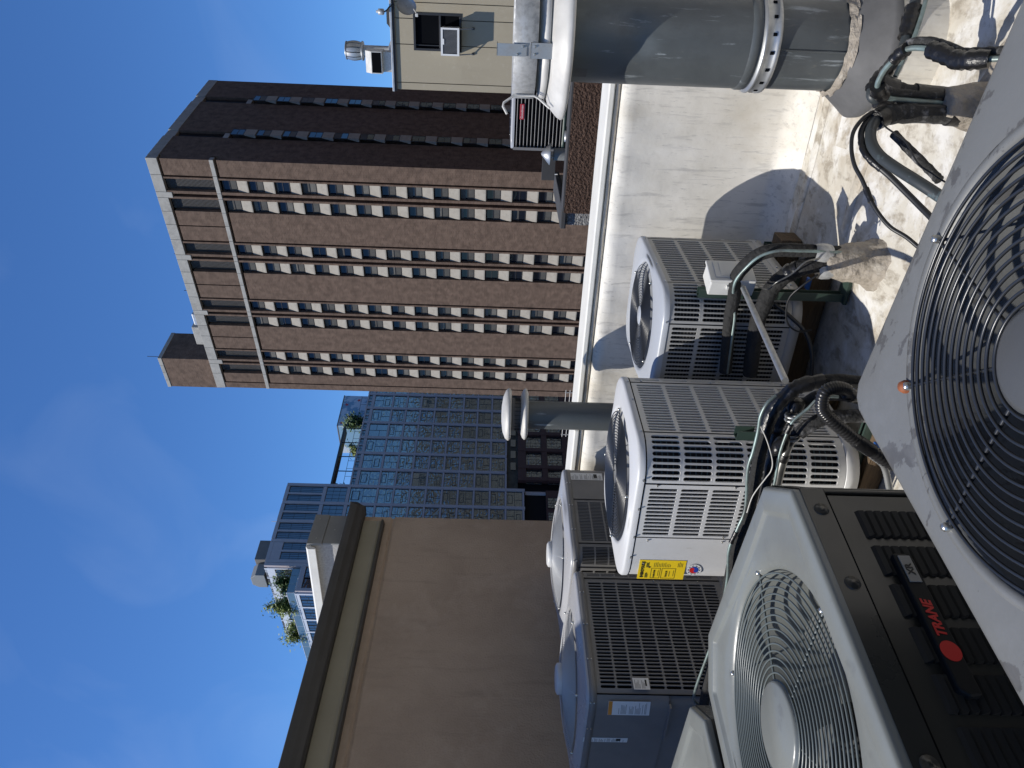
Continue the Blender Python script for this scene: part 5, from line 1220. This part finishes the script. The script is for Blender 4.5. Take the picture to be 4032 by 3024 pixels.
# ================================================================ NEIGHBOUR ON THE RIGHT: beige panel building
KB = 25/17
def bz(z): return CAMZ+(z-CAMZ)*KB
bb = thing('beige_building', 'beige panelled rooftop building with a dark window', 'building', (0, 25, 0))
X0, X1 = -3.0*KB, 4.0
ZT = bz(3.97)
M().box(X0+.02, .08, -36, X1, 9, ZT).build('wall', 'beige', bb)
js = [X0, -2.85*KB, -2.093*KB, -1.601*KB, -1.297*KB, -.9*KB, 0, 1.6, X1]
wx0, wx1, wz0, wz1 = -2.205*KB, -1.478*KB, bz(2.52), bz(3.528)
for i in range(len(js)-1):
    a, b = js[i]+.012, js[i+1]-.012
    segs = [(a, b, -8, ZT-.03)]
    if a < wx1 and b > wx0:                # cut round the window
        segs = [(a, b, wz1, ZT-.03), (a, b, -8, wz0)]
        if a < wx0: segs.append((a, wx0, wz0, wz1))
        if b > wx1: segs.append((wx1, b, wz0, wz1))
    for (p, q, r_, s_) in segs: M().box(p, 0, r_, q, .078, s_).build('wall_panel', 'beige', bb)
M().box(X0-.05, -.09, ZT-.02, X1, 9, ZT+.05).build('coping', 'flash', bb, bevel=.01)
M().box(X0-.03, -.06, ZT-.09, X1, .07, ZT-.025).build('coping_drip', 'tar', bb)
wn = M(); f_ = .07
wn.box(wx0, -.02, wz0, wx0+f_, .12, wz1); wn.box(wx1-f_, -.02, wz0, wx1, .12, wz1); wn.box(wx0+f_, -.02, wz1-f_, wx1-f_, .12, wz1); wn.box(wx0+f_, -.02, wz0, wx1-f_, .12, wz0+f_)
zs = bz(2.97); wn.box(wx0+f_, .0, zs-.03, wx1-f_, .10, zs+.03)
wo = wn.build('window', 'darksteel', bb, bevel=.006)
M().box(wx0+.14, .02, zs+.03, wx0+.165, .10, wz1-f_).build('sash_stile', 'darksteel', wo)
M().box(wx0+.05, .06, wz0+.05, wx1-.05, .07, wz1-.05).build('pane', 'void', wo)
# window air conditioner
ac = thing('window_air_conditioner', 'white framed window air conditioner hanging from the beige building window', 'air conditioner', (-1.98*KB, 25, bz(2.56)))
aw, ah = .53*KB/2, (2.925-2.558)*KB
M().box(-aw+.01, -.42, 0, aw-.01, .05, ah).build('casing', 'disc', ac, bevel=.01)
fr = M(); fr.box(-aw, -.45, -.01, -aw+.05, -.42, ah+.01); fr.box(aw-.05, -.45, -.01, aw, -.42, ah+.01); fr.box(-aw+.05, -.45, -.01, aw-.05, -.42, .05); fr.box(-aw+.05, -.45, ah-.05, aw-.05, -.42, ah+.01); fr.box(-.08, -.452, ah-.09, .08, -.42, ah-.05)
fr.build('front_frame', 'white', ac)
M().box(-aw+.05, -.43, .05, aw-.05, -.425, ah-.05).build('coil', 'darksteel', ac)
cf = M()
for i in range(22): x = -aw+.06+(2*aw-.12)*i/21; cf.box(x-.004, -.437, .05, x+.004, -.431, ah-.05)
cf.build('fins', 'greyink', ac)
sv_ = M()
for i in range(2): sv_.box(aw-.012, -.36+i*.15, .06, aw-.006, -.27+i*.15, ah-.08)
sv_.build('side_vent', 'darksteel', ac)
for x in (-aw+.02, aw-.04):
    M().tube([(x, -.35, 0), (x, -.02, -.42)], .02, 5).build('bracket', 'flash', ac); M().box(x-.03, -.04, -.46, x+.03, -.0, -.38).build('bracket_foot', 'darksteel', ac)
# satellite dish and its arm
ds = thing('satellite_dish', 'small grey satellite dish at the top edge of the beige wall', 'satellite dish', (-2.02, 24.55, 4.56))
d_ = M().lathe([(0, 0), (.1, .012), (.2, .045), (.28, .085), (.282, .09)], n=28).build('dish', 'flash', ds); d_.rotation_euler = (R(105), 0, R(35)); d_.scale = (1, 1.05, 1)
M().tube([(-.02, -.05, -.22), (-.07, -.30, -.30), (-.13, -.42, -.36)], .016, 6).build('arm', 'zinc', ds)
M().box(-.20, -.46, -.40, -.11, -.40, -.32).build('receiver', 'disc', ds, bevel=.01)
M().tube([(.02, .03, 0), (.16, .12, .02), (.20, .45, .05)], .022, 6).build('mount', 'darksteel', ds)
# flood light
lm = thing('flood_lamp', 'small grey flood lamp on a curved black bracket above the beige wall', 'lamp', (-1.487*KB, 24.8, bz(4.18)))
M().lathe([(.0, .12), (.035, .12), (.04, .06), (.085, .055), (.088, -.10), (.06, -.12), (0, -.12)], n=16).build('lamp_head', 'flash', lm)
M().tube(smooth_path([(.0, .0, -.12), (.05, .02, -.2), (.14, .1, -.28), (.19, .12, -.42)]), .022, 6).build('bracket', 'darksteel', lm)
# rooftop turbine vent and hood
tv = thing('roof_turbine_vent', 'shiny round turbine vent on the beige building roof', 'vent', (-3.48, 26.2, ZT))
zz = 1.68
M().lathe([(.42, .0), (.36, .22), (.18, .30), (.18, zz-.58)], n=24).build('base', 'flash', tv)
M().lathe([(.19, zz-.58), (.29, zz-.56), (.30, zz-.52), (.26, zz-.51)], n=24).build('collar', 'steel', tv)
for k in range(12):
    a = 2*PI*k/12; bl = M(); rows = []
    for i in range(7):
        t = i/6; rr2 = .255+.05*math.sin(PI*t); zq = zz-.52+.52*t
        rows.append([(rr2*math.cos(a+.42*u), rr2*math.sin(a+.42*u), zq) for u in (0, .5, 1)])
    bl.rows(rows, False, True).build('vane', 'steel', tv)
M().lathe([(0, zz+.03), (.2, zz+.025), (.285, zz), (.28, zz-.02)], n=24).build('crown_cap', 'steel', tv)
hd = thing('roof_exhaust_hood', 'square metal exhaust hood with dark mouth on the beige building roof', 'vent', (-3.63, 25.3, ZT))
M().box(-.30, -.15, .0, .28, .3, .40).build('curb', 'galvband', hd)
M().prism([(-.32, .36), (-.32, .70), (-.12, .90), (.34, .90), (.34, .36)], 'x', -.34, .31).build('hood', 'zinc', hd, bevel=.01)
M().add([(-.31, -.324, .385), (.28, -.324, .385), (.28, -.324, .675), (-.31, -.324, .675)], [(0, 1, 2, 3)]).build('mouth', 'void', hd)
sh = thing('roof_shed', 'pale tiled rooftop shed behind the beige building coping', 'shed', (-1.85*KB, 29, ZT))
M().box(-.35, 0, 0, .35, 1.4, .55).build('wall', 'flash', sh); M().prism([(-.4, .55), (.4, .55), (.2, .72), (-.2, .72)], 'y', -.05, 1.5).build('roof', 'tar', sh)

# neighbour roof with pebble-dash parapet
nb = thing('pebble_dash_building', 'brown pebble-dash roof parapet with a grey pebble end', 'building', (0, 11, 0))
M().box(-3.64, .0, -36, 3.2, .35, .635).build('parapet', 'pebbled', nb)
M().box(-3.66, .36, -36, 3.2, 13.8, .25).build('building_body', 'tar', nb)
M().box(-3.95, .37, -36, -3.665, 2.2, .56).build('grey_return', 'pebbleg', nb)
M().box(-4.0, .30, .565, -3.64, 2.3, .655).build('edge_cap', 'tar', nb, bevel=.02)
M().box(-3.62, .02, .636, 3.2, .37, .66).build('edge_cap', 'tar', nb)
M().box(-3.6, 1.6, .70, -2.9, 1.68, .92).build('low_fence_rail', 'tar', nb)
M().tube([(-3.60, 2.0, .62), (-3.60, 2.0, .80), (-3.45, 2.0, .83), (-3.30, 2.0, .80)], .016, 6).build('conduit', 'white', nb)
# green-grey unit on that roof
gc = thing('condenser_unit', 'dark green grey condenser with horizontal bars and red name plate on the neighbouring roof', 'condenser', (-2.53, 13.0, .57))
hx = .56; rs = RSq(hx, .50, .15); GH = .90
band(rs, [(-.02, 0), (.006, 0), (.006, .06), (-.02, .06)]).build('base_pan', 'strut', gc); inner_coil(rs, gc, .05, GH-.05, 'void')
bars = M()
for i in range(13):
    z = .09+i*(GH-.15)/12.5
    rows = [[(*rs.at(rs.L*j/80, o_), z+dz) for j in range(80)] for o_, dz in ((-.008, -.007), (.004, -.006), (.004, .006), (-.008, .007))]
    bars.rows(rows, True, True)
bars.build('louver_bars', 'slate', gc)
for sx in (-hx+.03, hx-.13): M().box(sx-.022, -.512, .05, sx+.022, -.49, GH-.04).build('corner_post', 'slate', gc)
lid(rs, .42, GH, .01, .05).build('top_cover', 'slatelid', gc); guard(gc, .41, .06, 12, lambda r: GH+.015, 'wire', 6, .003, 36)
M().box(-.06, -.517, GH-.20, .18, -.508, GH-.13).build('name_plate', 'redplate', gc, bevel=.004)
text('Goodman', .052, 'white', gc, frame_on((.06, -.5185, GH-.165), (1, 0, 0), (0, 0, 1)))
for sx in (-.4, .4): M().box(sx-.05, -.45, -.32, sx+.05, .45, 0).build('leg', 'tar', gc)
# cone-capped vent
cv = thing('cone_capped_vent', 'short grey vent with bright conical metal cap on the pebble-dash roof', 'vent', (-2.98, 11.9, .25))
M().lathe([(.095, 0), (.095, .52), (.10, .54)], n=24).build('pipe', 'paintgrey', cv)
M().lathe([(.168, .60), (.170, .605), (.02, .735), (0, .74)], n=24).build('cone_cap', 'steel', cv)
for k in range(3): M().box(-.006, -.006, .5, .006, .006, .66).build('strap', 'steel', cv, loc=(.08*math.cos(k*2.1), .08*math.sin(k*2.1), 0))
for i, (x, lb) in enumerate(((-2.62, 'crumpled foil-wrapped duct end under the green grey condenser'), (-1.75, 'second foil-wrapped duct under the green grey condenser by the flue cap'))):
    o = M().lathe([(.0, 0), (.075, .005), (.085, .05), (.078, .12), (.082, .17), (.0, .175)], n=14, wob=lambda k, j: .15*(((k*29+j*13) % 9)/9-.5)).build('foil_duct', 'steel'); o.location = (x, 11.55, .50); tag(o, lb, 'duct')
# wire rack seen just past the parapet
wr = thing('wire_rack', 'thin wire rack beyond the white parapet in front of the oxblood podium', 'rack', (-8.55, 12.0, -.02))
for z in (0, .09, .18, .26): M().tube([(0, 0, z), (1.1, 0, z)], .008, 4).build('wire', 'zinc', wr)
for i in range(4): M().tube([(.05+i*.33, 0, -4), (.05+i*.33, 0, .28)], .008, 4).build('wire', 'zinc', wr)

# masonry blocks added out of view to cut sky, bounce light and be reflected
for (x0, y0, x1, y1, h, m_, lb) in ((15, -16, 44, 52, 34, 'stone', 'unseen sunlit limestone block added to throw warm light on the shaded condenser sides'), (20, 58, 52, 135, 62, 'brick', 'unseen tall brown masonry block added to cut sky light on the brick tower'), (18, 140, 50, 270, 30, 'stonegrey', 'unseen limestone block added for the lower panes of the glass building to mirror')):
    k = thing('added_masonry_block', lb, 'building', (x0, y0, 0))
    M().box(0, 0, -36, x1-x0, y1-y0, h).build('wall', m_, k)
    wm2 = None
    for i in range(int((y1-y0)/4.2)):
        for j in range(9):
            if wm2 is None: wm2 = M().box(-.05, 0, 0, .02, 1.9, 2.1).build('window', 'glassdark', k); o = wm2
            else: o = dup(wm2, k)
            o.location = (0, 1.5+i*4.2, h-5-j*3.4)
